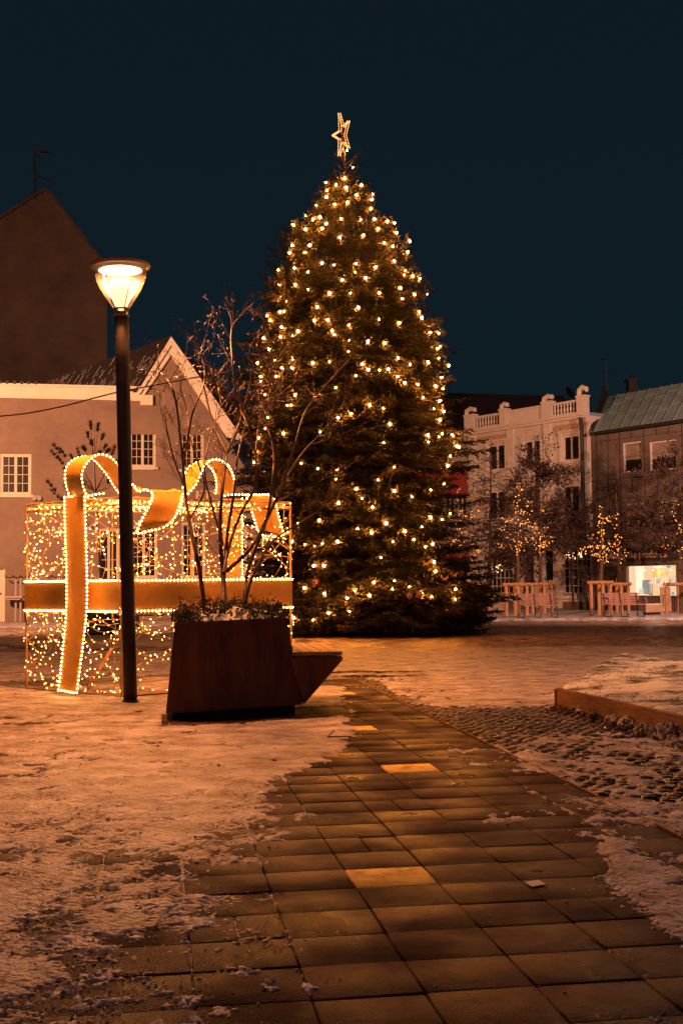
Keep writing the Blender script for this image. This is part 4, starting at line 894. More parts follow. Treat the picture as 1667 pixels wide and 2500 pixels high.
while x < u(92): g.tube([FH.p(x,zc1+.13,.30), FH.p(x,zc1+.13,-.4)], .07, 6); x += .26
ro = obj('roof', g, 'corrug', HS); obj('snow', sn, 'snow', ro, kind='stuff')
# letters whose tops show over the box
def text(name, s, m, parent, origin, F_, u0, z0, hgt, width=None, depth=.03, off=.02, shear=0.0, italic=False):
    c = bpy.data.curves.new(name, 'FONT'); c.body = s; c.size = 1; c.extrude = depth; c.offset = 0.012; c.resolution_u = 3
    o = bpy.data.objects.new('tmp', c); S.collection.objects.link(o); bpy.context.view_layer.update(); dg = bpy.context.evaluated_depsgraph_get(); me = o.evaluated_get(dg).to_mesh()
    vs_ = [v.co.copy() for v in me.vertices]; fs_ = [tuple(p.vertices) for p in me.polygons]; o.evaluated_get(dg).to_mesh_clear(); bpy.data.objects.remove(o)
    xs_ = [v.x for v in vs_]; ys_ = [v.y for v in vs_]; sx_ = (width/(max(xs_)-min(xs_))) if width else hgt; g = MB()
    g.add([F_.p(u0+(v.x-min(xs_))*sx_+v.y*shear*hgt, z0+v.y*hgt, off+v.z) for v in vs_], fs_); return obj(name, g, m, parent)
q = rect(FH,474,521,1198,1222); SG = thing('wall_sign', 'pale wall letters on the rose house, half hidden behind the gift box top', 'sign', FH.p(q[0],q[2]))
g = MB(); hh_ = q[3]-q[2]
def serifletter(g, u0, w_, kind):
    st_ = w_*.26; sh = .12
    def bx(a, b, c, d): g.prism([FH.p(u0+a+c*sh, q[2]+c, .02), FH.p(u0+b+c*sh, q[2]+c, .02), FH.p(u0+b+d*sh, q[2]+d, .02), FH.p(u0+a+d*sh, q[2]+d, .02)], FH.n*.03)
    bx(w_*.16, w_*.16+st_, 0, hh_); bx(0, w_*.16-.002, hh_*.93, hh_); bx(w_*.16+st_+.002, w_, hh_*.91, hh_); bx(w_*.88, w_, hh_*.66, hh_*.905); bx(w_*.16+st_+.002, w_*.62, hh_*.48, hh_*.56); bx(w_*.62, w_*.70, hh_*.40, hh_*.64); bx(0, w_*.16-.002, 0, hh_*.06)
    if kind == 'E': bx(w_*.16+st_+.002, w_, 0, hh_*.08); bx(w_*.90, w_, hh_*.085, hh_*.3)
serifletter(g, q[0], (q[1]-q[0])*.45, 'F'); serifletter(g, q[0]+(q[1]-q[0])*.53, (q[1]-q[0])*.45, 'E'); obj('lettering', g, 'letter', SG)
# little things on the wall
sl = thing('wall_lamp', 'twin round white floodlight on the rose house wall, unlit', 'wall lamp', FH.p(*FH.hit(90,1217)))
for px in (85,97): c = FH.p(*FH.hit(px,1217),.12); g = MB(); g.lathe(c, [(.01,-.06),(.07,-.05),(.09,.02),(.085,.06),(.001,.055)], 16, FH.n); obj('lamp_head', g, 'white_wall', sl)
g = MB(); FH.box(g, FH.hit(80,1217)[0], FH.hit(102,1217)[0], FH.hit(90,1214)[1], FH.hit(90,1210)[1], 0, .05); obj('bracket', g, 'white_wall', sl)
for px0, lab in ((47,'pale wall rack with tray and curved tops, left outside the gift box'),(140,'pale wall rack with curved tops, seen through the gift box wires')):
    o0 = FH.p(u(px0,1500),0,.5); w_ = thing('wall_rack', lab, 'rack', o0, 'racks at the house wall'); k = 1/F*44.5
    g = MB()
    for dx in (-.09,.09): g.tube([o0+Vector((dx,0,0)), o0+Vector((dx,0,1.62))], .045, 8)
    obj('post', g, 'white_wall', w_)
    g = MB(); g.box(o0+Vector((-.1,-.12,.92)), (.34,0,0), (0,.22,0), (0,0,.035)); g.box(o0+Vector((-.1,-.12,.85)), (.25,0,0), (0,.16,0), (0,0,.03)); obj('tray', g, 'white_wall', w_)
    g = MB()
    for dx in (-.28,.0,.28): g.tube([o0+Vector((dx-.2,-.1,1.72)), o0+Vector((dx-.1,-.1,1.64)), o0+Vector((dx+.05,-.1,1.64)), o0+Vector((dx+.16,-.1,1.70))], .022, 6)
    obj('hook', g, 'iron', w_)
g = MB(); P = [at(-40,1020,20), at(60,1010,20), at(150,993,20), at(230,972,20), at(289,957,20)]; g.tube(curve(P,5), .012, 5)
P2 = at(289,957,20); g.tube([P2, at(700,880,24)], .012, 5); g.tube([at(-40,1020,20), at(-400,1060,18)], .012, 5)
tag(obj('overhead_cable', g, 'corten_dark'), 'thin cable slung in front of the rose house, meeting the lamp post', 'cable')
# ================================================================ DARK TALL HOUSE
DH = thing('tall_house', 'tall dark blank gable wall rising behind the rose house, with an aerial on top', 'house', Vector((-16,56,0)))
Yd = 56.0
prof2 = [(-420,700),(-60,572),(0,537),(60,498),(98,475),(112,468),(124,474),(136,490),(262,656),(262,1200)]
pts = [at(a,b,Yd) for a,b in prof2]; pts[-1].z = 0; pts[-1].x = pts[-2].x; p0_ = pts[0].copy(); p0_.z = 0; g = MB(); g.prism([p0_]+pts, (0,-.0001,0)); 
g = MB(); back_ = Vector((-3,12,0)); g.prism([p0_]+pts, back_); obj('wall', g, 'darkwall', DH)
g = MB()
for (a, b) in zip(pts[0:-2], pts[1:-1]):
    g.prism([a+Vector((0,-.08,.02)), b+Vector((0,-.08,.02)), b+Vector((0,-.08,.16)), a+Vector((0,-.08,.16))], back_+Vector((0,.1,0)))
obj('roof', g, 'rooftile', DH)
AN = thing('aerial', 'television aerial with two booms on the tall dark house', 'aerial', at(86,482,Yd)); g = MB()
g.tube([at(88,486,Yd), at(86,420,Yd), at(85,368,Yd)], .045, 6); obj('mast', g, 'iron', AN)
g = MB(); g.tube([at(82,370,Yd), at(117,376,Yd)], .035, 5); g.tube([at(89,371,Yd), at(98,356,Yd)], .03, 5); g.tube([at(89,371,Yd), at(98,387,Yd)], .03, 5)
for px in (99,104,109,114): g.tube([at(px,372,Yd)+Vector((-.06,-.3,-.08)), at(px,372,Yd)+Vector((.1,.3,.1))], .02, 4)
obj('boom', g, 'iron', AN)
g = MB(); g.tube([at(83,428,Yd), at(93,430,Yd), at(125,443,Yd)], .035, 5)
for px in (93,100,107,114): p = at(px,430+(px-92)*.4,Yd); g.tube([p+Vector((-.02,-.3,-.06)), p+Vector((.02,.3,.06))], .02, 4)
obj('boom', g, 'iron', AN)
# ================================================================ PLANTER WITH PINE BEHIND THE BOX
o0 = at(250,1520,32.5); o0.z = 0
PB = thing('planter', 'dark steel planter with a young pine, seen through the wires of the gift box', 'planter', o0)
g = MB(); b4 = [o0+Vector((x*.62,y*.5,.06)) for x,y in ((-1,-1),(1,-1),(1,1),(-1,1))]; t4 = [o0+Vector((x*.5,y*.42,.62)) for x,y in ((-1,-1),(1,-1),(1,1),(-1,1))]; g.add(b4+t4, [(k,(k+1)%4,4+(k+1)%4,4+k) for k in range(4)]+[(4,5,6,7),(3,2,1,0)]); obj('body', g, 'corten_dark', PB)
g = MB(); g.box(o0+Vector((0,0,.03)), (.5,0,0), (0,.4,0), (0,0,.028)); obj('plinth', g, 'corten_dark', PB)
PT = thing('pine_tree', 'young open pine with tufted branch ends between the gift box and rose house', 'tree', o0+Vector((0,0,.6)))
gt_ = MB(); gn = MB(); Yp = 32.5; rp = random.Random(9)
M['pineneedle'] = mat('pine_needles', (0.04,0.024,0.013), 0.8, col2=(0.07,0.04,0.02), scale=5)
main = [(250,1495),(246,1400),(240,1300),(233,1200),(230,1120),(231,1035)]; gt_.tube([at(a,b,Yp) for a,b in main], [.05,.045,.035,.028,.02,.01], 6)
tips = [(160,1148),(150,1100),(135,1090),(128,1105),(190,1100),(205,1095),(215,1060),(222,1035),(240,1040),(252,1065),(258,1090),(266,1100),(280,1095),(285,1130),(262,1140),(200,1130),(175,1115),(143,1120),(120,1180),(128,1200),(160,1190),(150,1220),(205,1180),(268,1175),(290,1170),(225,1080),(245,1105)]
for (a, b) in tips:
    j = min(range(1,6), key=lambda i: abs(main[i][1]-(b+45+abs(a-240)*.5))); s_ = at(*main[j],Yp); e_ = at(a,b,Yp+rp.uniform(-1,1)); m_ = s_.lerp(e_,.55)+Vector((0,0,-.10)); gt_.tube([s_,m_,e_], [.014,.010,.006], 5)
    for tt_ in (1,.86,.7):
        c = m_.lerp(e_, tt_)
        for k in range(46):
            d = ((e_-m_).normalized()*.9+Vector((rp.gauss(0,.6),rp.gauss(0,.6),rp.gauss(.35,.5)))).normalized()*rp.uniform(.08,.17); w2 = d.orthogonal().normalized()*.008; gn.add([c-w2,c+w2,c+d], [(0,1,2)])
obj('trunk', gt_, 'twig', PT); obj('needles', gn, 'pineneedle', PT)
BB = at(385,1528,35); BB.z = 0; BN = thing('bench', 'dark slatted bench at the rose house, low behind the gift box', 'bench', BB); g = MB()
for k in range(4): g.box(BB+Vector((0,-.2+k*.12,.45)), (.75,0,0), (0,.05,0), (0,0,.02))
obj('seat', g, 'iron', BN); 
for sx_ in (-.6,.6): g = MB(); g.box(BB+Vector((sx_,0,.215)), (.03,0,0), (0,.2,0), (0,0,.21)); obj('leg', g, 'iron', BN)
# ================================================================ SHOP ROW, RIGHT
FR = Fac(at(1144,1300,56.0), at(1441,1300,50.0)); Lw = FR.L
CB = thing('shop_building', 'cream stucco building with balustrade parapet and small paned shop windows', 'building', FR.p(Lw/2,0))
zC = FR.hit(1290,1036)[1]; zTop = zC
U_ = lambda px, py=1200: FR.hit(px, py)[0]
up = [rect(FR,1190,1232,1084,1149), rect(FR,1278,1318,1073,1137), rect(FR,1371,1413,1061,1126)]
mid_ = [rect(FR,1190,1232,1197,1271), rect(FR,1278,1318,1190,1268), rect(FR,1371,1414,1183,1266)]
zs_ = FR.hit(1400,1456)[1]; zt_ = FR.hit(1400,1340)[1]
gw = [(U_(1183),U_(1247),zs_,zt_), (U_(1368),U_(1437),zs_,zt_)]; dd_ = (U_(1284),U_(1299),.1,zt_-.1); sw = (U_(1322),U_(1346),FR.hit(1335,1420)[1],zt_)
g = MB(); FR.wall(g, 0, Lw, 0, zC, up+mid_+gw+[dd_,sw], dep=.2); g.poly([FR.p(0,0),FR.p(0,0,-9),FR.p(0,zC,-9),FR.p(0,zC)]); g.poly([FR.p(Lw,0),FR.p(Lw,0,-9),FR.p(Lw,zC,-9),FR.p(Lw,zC)]); obj('wall', g, 'cream', CB)
for o in up+mid_: FR.window(CB, o, sashes=2, cols=1, rows=1, fm='cream_light', fw=.05, fs=.045, sill=True)
for o in gw: FR.window(CB, o, sashes=1, cols=6, rows=5, fm='cream_light', fw=.06, fs=.01, mw=.035, sill=True, name='shop_window')
FR.window(CB, sw, sashes=1, cols=1, rows=1, fm='cream_light', fw=.06, fs=0, sill=True, name='shop_window'); g = MB(); FR.box(g, dd_[0], dd_[1], .1, dd_[3], -.19, -.15); obj('door', g, 'shopdark', CB)
g = MB()
for o in gw: FR.box(g, o[0]-.05, o[1]+.05, .75, .80, 0, .06); FR.box(g, o[0]-.05, o[1]+.05, .42, .47, 0, .06)
for o in gw: FR.box(g, o[0]-.05, o[0], .47, .75, 0, .05); FR.box(g, o[1], o[1]+.05, .47, .75, 0, .05); FR.box(g, (o[0]+o[1])/2-.03, (o[0]+o[1])/2+.03, .47, .75, 0, .05)
obj('stall_riser', g, 'cream_light', CB)
g = MB()
for o in gw: FR.box(g, o[0], o[1], .12, .42, .002, .03)
FR.box(g, 0, Lw, 0, .118, 0, .04); obj('base', g, 'shopbase', CB)
g = MB(); FR.box(g, -.12, Lw, zC, zC+.12, -.1, .28); FR.box(g, -.08, Lw, zC-.10, zC-.001, -.02, .18); FR.box(g, 0, Lw, FR.hit(1300,1330)[1], FR.hit(1300,1330)[1]+.14, .0, .13); zm = FR.hit(1300,1163)[1]; FR.box(g, 0, Lw, zm, zm+.09, 0, .08)
for px in (1147,1241,1331,1425): a = U_(px); FR.box(g, a, a+.42, FR.hit(1300,1329)[1]+.15, zC-.101, .0, .07)
for o in up: FR.box(g, o[0]-.16, o[0]-.02, o[2], o[3]+.12, 0, .05); FR.box(g, o[1]+.02, o[1]+.16, o[2], o[3]+.12, 0, .05); FR.box(g, o[0]-.20, o[1]+.20, o[3]+.121, o[3]+.20, 0, .09)
obj('cornice', g, 'cream_light', CB)
g = MB()
for a, b in ((1355,1422),(1168,1236)): g = MB(); FR.box(g, U_(a), U_(b), zC-.52, zC-.26, 0, .03); obj('frieze', g, 'frieze', CB)
g = MB()
FR.box(g, U_(1150)+.06, U_(1150)+.34, zC-.5, zC-.28, .07, .09); FR.box(g, U_(1427)+.06, U_(1427)+.34, zC-.5, zC-.28, .07, .09); obj('frieze', g, 'frieze', CB)
g = MB()
def balus(a, b):
    FR.box(g, a, b, zC+.12, zC+.20, -.02, .16); FR.box(g, a, b, zC+.62, zC+.72, -.02, .18); n_ = int((b-a)/.17)
    for k in range(n_): g.lathe(FR.p(a+(k+.5)*(b-a)/n_, zC+.2, .07), [(.045,0),(.03,.06),(.055,.16),(.03,.3),(.045,.42)], 8)
def pier(a, b, h): FR.box(g, a, b, zC+.12, zC+.78, -.06, .24); FR.box(g, a-.03, b+.03, zC+.78, zC+.86, -.09, .27); g.tube([FR.p(a+.02,zC+.86,.09), FR.p(a+.05,zC+.86+h*.7,.09), FR.p((a+b)/2,zC+.86+h,.09), FR.p(b-.02,zC+.86+h*.75,.09), FR.p(b+.02,zC+.86+h*.4,.09)], [.10,.12,.12,.11,.07], 10)
pier(U_(1144), U_(1166), .28); balus(U_(1167), U_(1229)); pier(U_(1230), U_(1246), .22); FR.box(g, U_(1247), U_(1333), zC+.12, zC+.66, 0, .14); FR.box(g, U_(1247), U_(1333), zC+.66, zC+.74, -.03, .18); pier(U_(1334), U_(1356), .22); balus(U_(1357), U_(1419)); pier(U_(1420), U_(1440), .35)
obj('balustrade', g, 'cream_light', CB)
g = MB(); FR.box(g, 0, Lw, zC+.001, zC+.14, -9, -.101); obj('roof', g, 'zinc', CB)
g = MB(); a = U_(1434); g.tube([FR.p(a,0.1,.30), FR.p(a,zC-.6,.30), FR.p(a-.05,zC-.1,.32)], .085, 8); tag(obj('downpipe', g, 'pipe', label='black pipe'), 'black rain pipe between the cream and the grey building', 'pipe')
# glowing specks set at the shop panes, imitating reflections of the gift lights
for o, lab, n_, (uu0, uu1, zz0, zz1) in ((gw[0],'warm glowing specks imitating reflected lights on the small panes of the shop window nearest the fir',26,(.08,.55,.50,.80)),(gw[1],'warm glowing specks imitating reflected lights high on the small panes next to the grey building',34,(.05,.75,.72,.98))):
    g = MB(); cc = FR.p(o[0]+(o[1]-o[0])*(uu0+uu1)/2, o[2]+(o[3]-o[2])*(zz0+zz1)/2, -.06)
    for k in range(n_): g.octa(FR.p(o[0]+(o[1]-o[0])*rr.uniform(uu0,uu1), o[2]+(o[3]-o[2])*rr.triangular(zz0,zz1), -.108), rr.uniform(.015,.045))
    M['pane_glint'] = M.get('pane_glint') or emat('reflection_glint', (1.0,.55,.25), 5)
    tag(obj('reflection_glint', g, 'pane_glint', origin=cc), lab, 'lamp', 'imitated reflections in the shop windows')
# grey panel building
uA, uB = Lw+.02, Lw+13.5
GBd = thing('shop_building', 'grey panelled building with sloping zinc roof over a dark shop front', 'building', FR.p(uA+5,0))
zg = FR.hit(1500,1047)[1]; gwd = [rect(FR,1519,1566,1079,1152), rect(FR,1584,1650,1076,1148), rect(FR,1528,1572,1228,1290), rect(FR,1610,1655,1222,1285)]
zf0, zf1 = FR.hit(1560,1370)[1], FR.hit(1560,1337)[1]; wd_ = (FR.hit(1530,1415)[0], FR.hit(1651,1415)[0], FR.hit(1600,1454)[1], FR.hit(1600,1381)[1]); drk = (FR.hit(1473,1415)[0], FR.hit(1508,1415)[0], .1, wd_[3]+.02)
g = MB(); FR.wall(g, uA, uB, zf1+.05, zg, gwd, dep=.15); g.poly([FR.p(uB,0),FR.p(uB,0,-9),FR.p(uB,zg,-9),FR.p(uB,zg)]); obj('wall', g, 'panel', GBd)
g = MB(); x = uA+.4
def clear(a, b, c, d): return not any(o[0]-.1 < b and o[1]+.1 > a and o[2]-.1 < d and o[3]+.1 > c for o in gwd)
zz = zf1+.4; zl = []
while zz < zg-.1: zl.append(zz); zz += .82
while x < uB:
    for a, b in zip([zf1+.06]+zl, zl+[zg-.02]):
        if clear(x-.01, x+.01, a, b): FR.box(g, x-.012, x+.012, a+.01, b-.01, 0, .012)
    x += .62
for zz in zl:
    x = uA
    while x < uB-.6:
        if clear(x, x+.62, zz-.01, zz+.01): FR.box(g, x, x+.62, zz-.009, zz+.009, 0, .013)
        x += .62
obj('panel_joint', g, 'corten_dark', GBd)
M['blind'] = mat('pale_blind', (0.33,0.24,0.19), 0.8, col2=(0.16,0.11,0.09), scale=2.2, stretch=(.3,.3,5))
for i, o in enumerate(gwd):
    wo = FR.window(GBd, o, sashes=1, cols=1, rows=1, fm='cream_light', fw=.055, fs=0, sill=False)
    g = MB(); FR.box(g, o[0]+.07, o[1]-.07, o[2]+(o[3]-o[2])*.42, o[3]-.07, -.119, -.112); obj('blind', g, 'blind', wo)
g = MB(); FR.wall(g, uA, uB, 0.0, zf1+.049, [wd_, drk, (FR.hit(1475,1355)[0], FR.hit(1658,1355)[0], zf0, zf1)], dep=.12); obj('shop_front', g, 'shopbase', GBd)
g = MB(); FR.box(g, drk[0], drk[1], .0, drk[3], -.4, -.12); d_ = obj('door', g, 'shopdark', GBd); g = MB(); FR.box(g, drk[1]-.2, drk[1]-.16, 1.0, 1.4, -.12, -.07); obj('handle', g, 'letter', d_)
zr = FR.hit(1500,962,-2.4)[1]
def rp_(px, py, off): return FR.p(*FR.hit(px,py,off),off)
g = MB(); ra, rb = rp_(1441,1056,.25), FR.p(uB, zg+.02, .25); rc_ = FR.p(uB, zr+.1, -2.4); rd = rp_(1482,968,-2.4); g.prism([ra,rb,rc_,rd], (0,0,-.12)); rf_ = obj('roof', g, 'zinc', GBd)
g = MB()
for k in range(0, 26): t = k/25; g.tube([ra.lerp(rb,t)+Vector((0,0,.02)), rd.lerp(rc_,t)+Vector((0,0,.02))], .028, 4)
for k in range(25):
    for t2 in (.33+.12*(k%2), .72+.1*((k+1)%2)): a = ra.lerp(rb,k/25).lerp(rd.lerp(rc_,k/25),t2); b = ra.lerp(rb,(k+1)/25).lerp(rd.lerp(rc_,(k+1)/25),t2); g.tube([a+Vector((0,0,.012)),b+Vector((0,0,.012))], .014, 4)
obj('seam', g, 'zinc', rf_)
g = MB(); g.tube([ra+Vector((0,-.05,-.06)), rb+Vector((0,-.05,-.06))], .07, 8); obj('gutter', g, 'pipe', GBd)
g = MB(); g.prism([rp_(1440,1060,.2), rp_(1447,1062,.2), rp_(1484,966,-2.4), rp_(1470,956,-2.4)], (0,0,.15)); g.poly([rp_(1441,1056,.2), rd, FR.p(uA,zg,-2.4)]); obj('verge', g, 'corten_dark', GBd)
# fascia sign
SF = thing('shop_sign', 'dark shop sign with gilt lettering above the lit shop window', 'sign', FR.p(FR.hit(1560,1355)[0],zf0)); a, b = FR.hit(1475,1355)[0]+.005, FR.hit(1658,1355)[0]-.005
g = MB(); FR.box(g, a, b, zf0+.003, zf1-.003, -.11, .04); obj('board', g, 'shopdark', SF)
text('lettering', '\u00d8kologiske produkter', 'letter', SF, None, FR, FR.hit(1480,1355)[0], FR.hit(1560,1362)[1], .42, width=FR.hit(1633,1355)[0]-FR.hit(1480,1355)[0], depth=.01, off=.055)
# lit shop window with its display
SW_ = thing('shop_display', 'brightly lit shop window filled with framed prints, shelves and ornaments', 'window display', FR.p(wd_[0],wd_[2])); a, b, c, d = wd_; W_ = b-a; H_ = d-c
M['shopwall'] = emat('glowing_shop_wall', (1.0,.66,.38), 0.85); M['shopwhite'] = emat('glowing_white_panel', (1.0,.78,.55), 1.2)  # walls and panel emit light themselves in place of shop lighting
g = MB(); FR.box(g, a, b, c, d, -1.62, -1.6); FR.box(g, a, b, c-.02, c, -1.6, -.13); FR.box(g, a-.02, a, c, d, -1.6, -.13); FR.box(g, b, b+.02, c, d, -1.6, -.13); FR.box(g, a, b, d, d+.02, -1.6, -.13); obj('interior', g, 'shopwall', SW_)
g = MB(); FR.box(g, a+.04, a+W_*.18, c+.01, d-.01, -.5, -.47); obj('side_panel', g, 'shopwhite', SW_)
g = MB(); FR.box(g, a, b, d, d+.08, -.12, .05); FR.box(g, a-.08, a-.002, c-.06, d+.08, -.12, .05); FR.box(g, b+.002, b+.08, c-.06, d+.08, -.12, .05); FR.box(g, a, b, c-.06, c-.002, -.12, .06); obj('frame', g, 'shopbase', SW_)
cols_ = [(.7,.6,.5),(.8,.35,.12),(.30,.42,.45),(.85,.8,.7),(.5,.2,.08),(.9,.6,.2),(.35,.3,.25)]
for i, cc_ in enumerate(cols_): M['goods%d' % i] = mat('goods_%d' % i, cc_, .5, emit=cc_, estr=.5, col2=tuple(x*.4 for x in cc_), scale=18)  # goods glow a little, shop light put into their material
rs_ = random.Random(12)
def it(i, x0, x1, z0, z1, o=-.35, nm='goods'): gg = MB(); FR.box(gg, a+W_*x0, a+W_*x1, c+H_*z0, c+H_*z1, o-.04, o); obj(nm, gg, 'goods%d' % i, SW_)
it(2,.21,.35,.06,.50,-.30); it(4,.205,.355,.04,.52,-.345); it(3,.15,.235,.03,.22,-.25); it(3,.40,.46,.42,.60); it(3,.55,.60,.40,.58); it(3,.70,.83,.42,.60); it(3,.86,.97,.38,.58); it(4,.385,.395,0,.39); it(3,.38,1.0,.38,.40,-.3); it(5,.66,.68,0,.38); it(3,.52,.53,0,.38); it(3,.84,.85,0,.38); it(4,.80,1.0,.62,.64,-.5); it(1,.23,.30,.55,.85,-.9); it(5,.26,.34,.72,.97,-1.1)
for k in range(56):
    x_ = rs_.uniform(.25,.97); zb = rs_.choice([.0,.0,.40,.64 if x_ > .8 else .40,.84 if x_ > .7 else .0]); w2, h2_ = rs_.uniform(.012,.05), rs_.uniform(.03,.15); it(rs_.randrange(7), x_, min(x_+w2,.99), zb+.005, zb+h2_, rs_.uniform(-.9,-.28))
for k in range(22): it(rs_.choice([3,2,0,6]), .35+k*.024, .368+k*.024, .93, .985, -.6)
g = MB(); cc_ = FR.p(a+W_*.60, c+H_*.63, -.45); 
for k in range(14): an = PI*k/13; dv = FR.U*math.cos(an)+Z3*math.sin(an); g.tube([cc_+dv*.16, cc_+dv*.33], [.03,.004], 5)
g.lathe(cc_, [(.12,0),(.17,.02),(.19,0)], 20, FR.n); obj('sun_mirror', g, 'goods5', SW_)
g = MB()
for x_ in (.17,.34,.56,.70,.84): g.octa(FR.p(a+W_*x_, c+H_*.85, -.6), .028)
obj('spotlight', g, 'lit', SW_)
g = MB(); FR.box(g, a, b, c, d, -.10, -.095)
sl_ = bpy.data.lights.new('shop_light', 'POINT'); sl_.energy = 45; sl_.color = (1,.72,.45); sl_.shadow_soft_size = .3; so_ = bpy.data.objects.new('shop_light', sl_); link(so_, None); so_.location = FR.p(a+W_*.5, d-.25, -.5)
# red fronted building left of the cream one
RB = thing('shop_building', 'white walled building with a red shop front between the fir and the cream facade', 'building', FR.p(-2,0)); zr_ = FR.hit(1120,1036)[1]-.6
g = MB(); FR.box(g, -.62, -.33, 0, FR.hit(1130,1372)[1]-.151, -.02, .12); obj('door_post', g, 'redwall', RB)
rw = [(-1.75,-1.0,4.3,5.5),(-.85,-.15,4.3,5.5),(-3.4,-2.6,4.3,5.5)]
zz1 = FR.hit(1130,1372)[1]
g = MB(); FR.wall(g, -5.5, -.03, zz1, zr_, rw); obj('wall', g, 'white_wall', RB)
for o in rw: FR.window(RB, o, sashes=2, cols=1, rows=1, fm='cream_light')
zq0, zq1 = FR.hit(1130,1206)[1], FR.hit(1130,1140)[1]; g = MB(); FR.box(g, -5.4, -.05, zq0, zq1, .0, .05); obj('wall_band', g, 'redwall', RB); g = MB(); FR.box(g, -5.4, -.05, zz1-.15, FR.hit(1130,1325)[1], 0, .1); FR.box(g, -5.5, -.621, 0, zz1-.151, -.25, 0.0); obj('shop_front', g, 'redwall', RB)
g = MB(); FR.box(g, -1.9, -.8, .5, 2.0, .005, .02); FR.box(g, -3.6, -2.2, .5, 2.0, .005, .02); obj('shop_window', g, 'pane', RB)
g = MB(); FR.box(g, -1.75, -1.15, 2.05, 2.35, .005, .03); obj('fascia_board', g, 'white_wall', RB)
# long dark roof behind
LR = thing('roofed_house', 'long dark tiled roof behind the cream and the red fronted buildings', 'house', Vector((10,70,0)))
a1, a2, a3, a4 = at(1000,956,74), at(1374,967,74), at(1452,1110,66), at(960,1110,66)
g = MB(); g.prism([a1,a2,a3,a4], (0,.1,-.2)); g.prism([at(1374,967,74), at(1402,992,72), a3], (0,.1,-.2)); obj('roof', g, 'rooftile', LR)
g = MB(); g.prism([tz(a4,0),tz(a3,0),a3+Vector((-.3,0,-.3)),a4+Vector((0,0,-.3))], (0,6,0)); obj('wall', g, 'darkwall', LR)
g = MB(); g.lathe(at(1388,961,74), [(.001,.0),(.3,.04),(.42,.12)], 16, Vector((.6,-.6,.4))); g.tube([at(1388,964,74), at(1386,975,74)], .03, 5); tag(obj('satellite_dish', g, 'iron'), 'satellite dish standing on the ridge of the long dark roof', 'dish')
AN2 = thing('aerial', 'thin aerial mast standing behind the zinc roof ridge', 'aerial', at(1480,966,60)); g = MB(); g.tube([at(1481,972,60), at(1478,876,60)], .04, 5); obj('mast', g, 'iron', AN2); g = MB(); g.tube([at(1466,877,60), at(1484,877,60)], .03, 4); g.tube([at(1474,906,60), at(1490,912,60)], .03, 4); g.tube([at(1465,946,60), at(1478,943,60)], .025, 4); obj('boom', g, 'iron', AN2)
CH = thing('chimney', 'squat dark chimney stack with a pot behind the zinc roof', 'chimney', at(1540,960,62)); g = MB(); c = at(1541,956,62); g.box(c, (.22,0,0), (0,.3,0), (0,0,.55)); obj('stack', g, 'corten_dark', CH); g = MB(); g.box(c+Vector((0,0,.58)), (.32,0,0), (0,.36,0), (0,0,.05)); g.tube([c+Vector((0,0,.63)), c+Vector((0,0,.95))], .1, 8); obj('cap', g, 'corten_dark', CH)
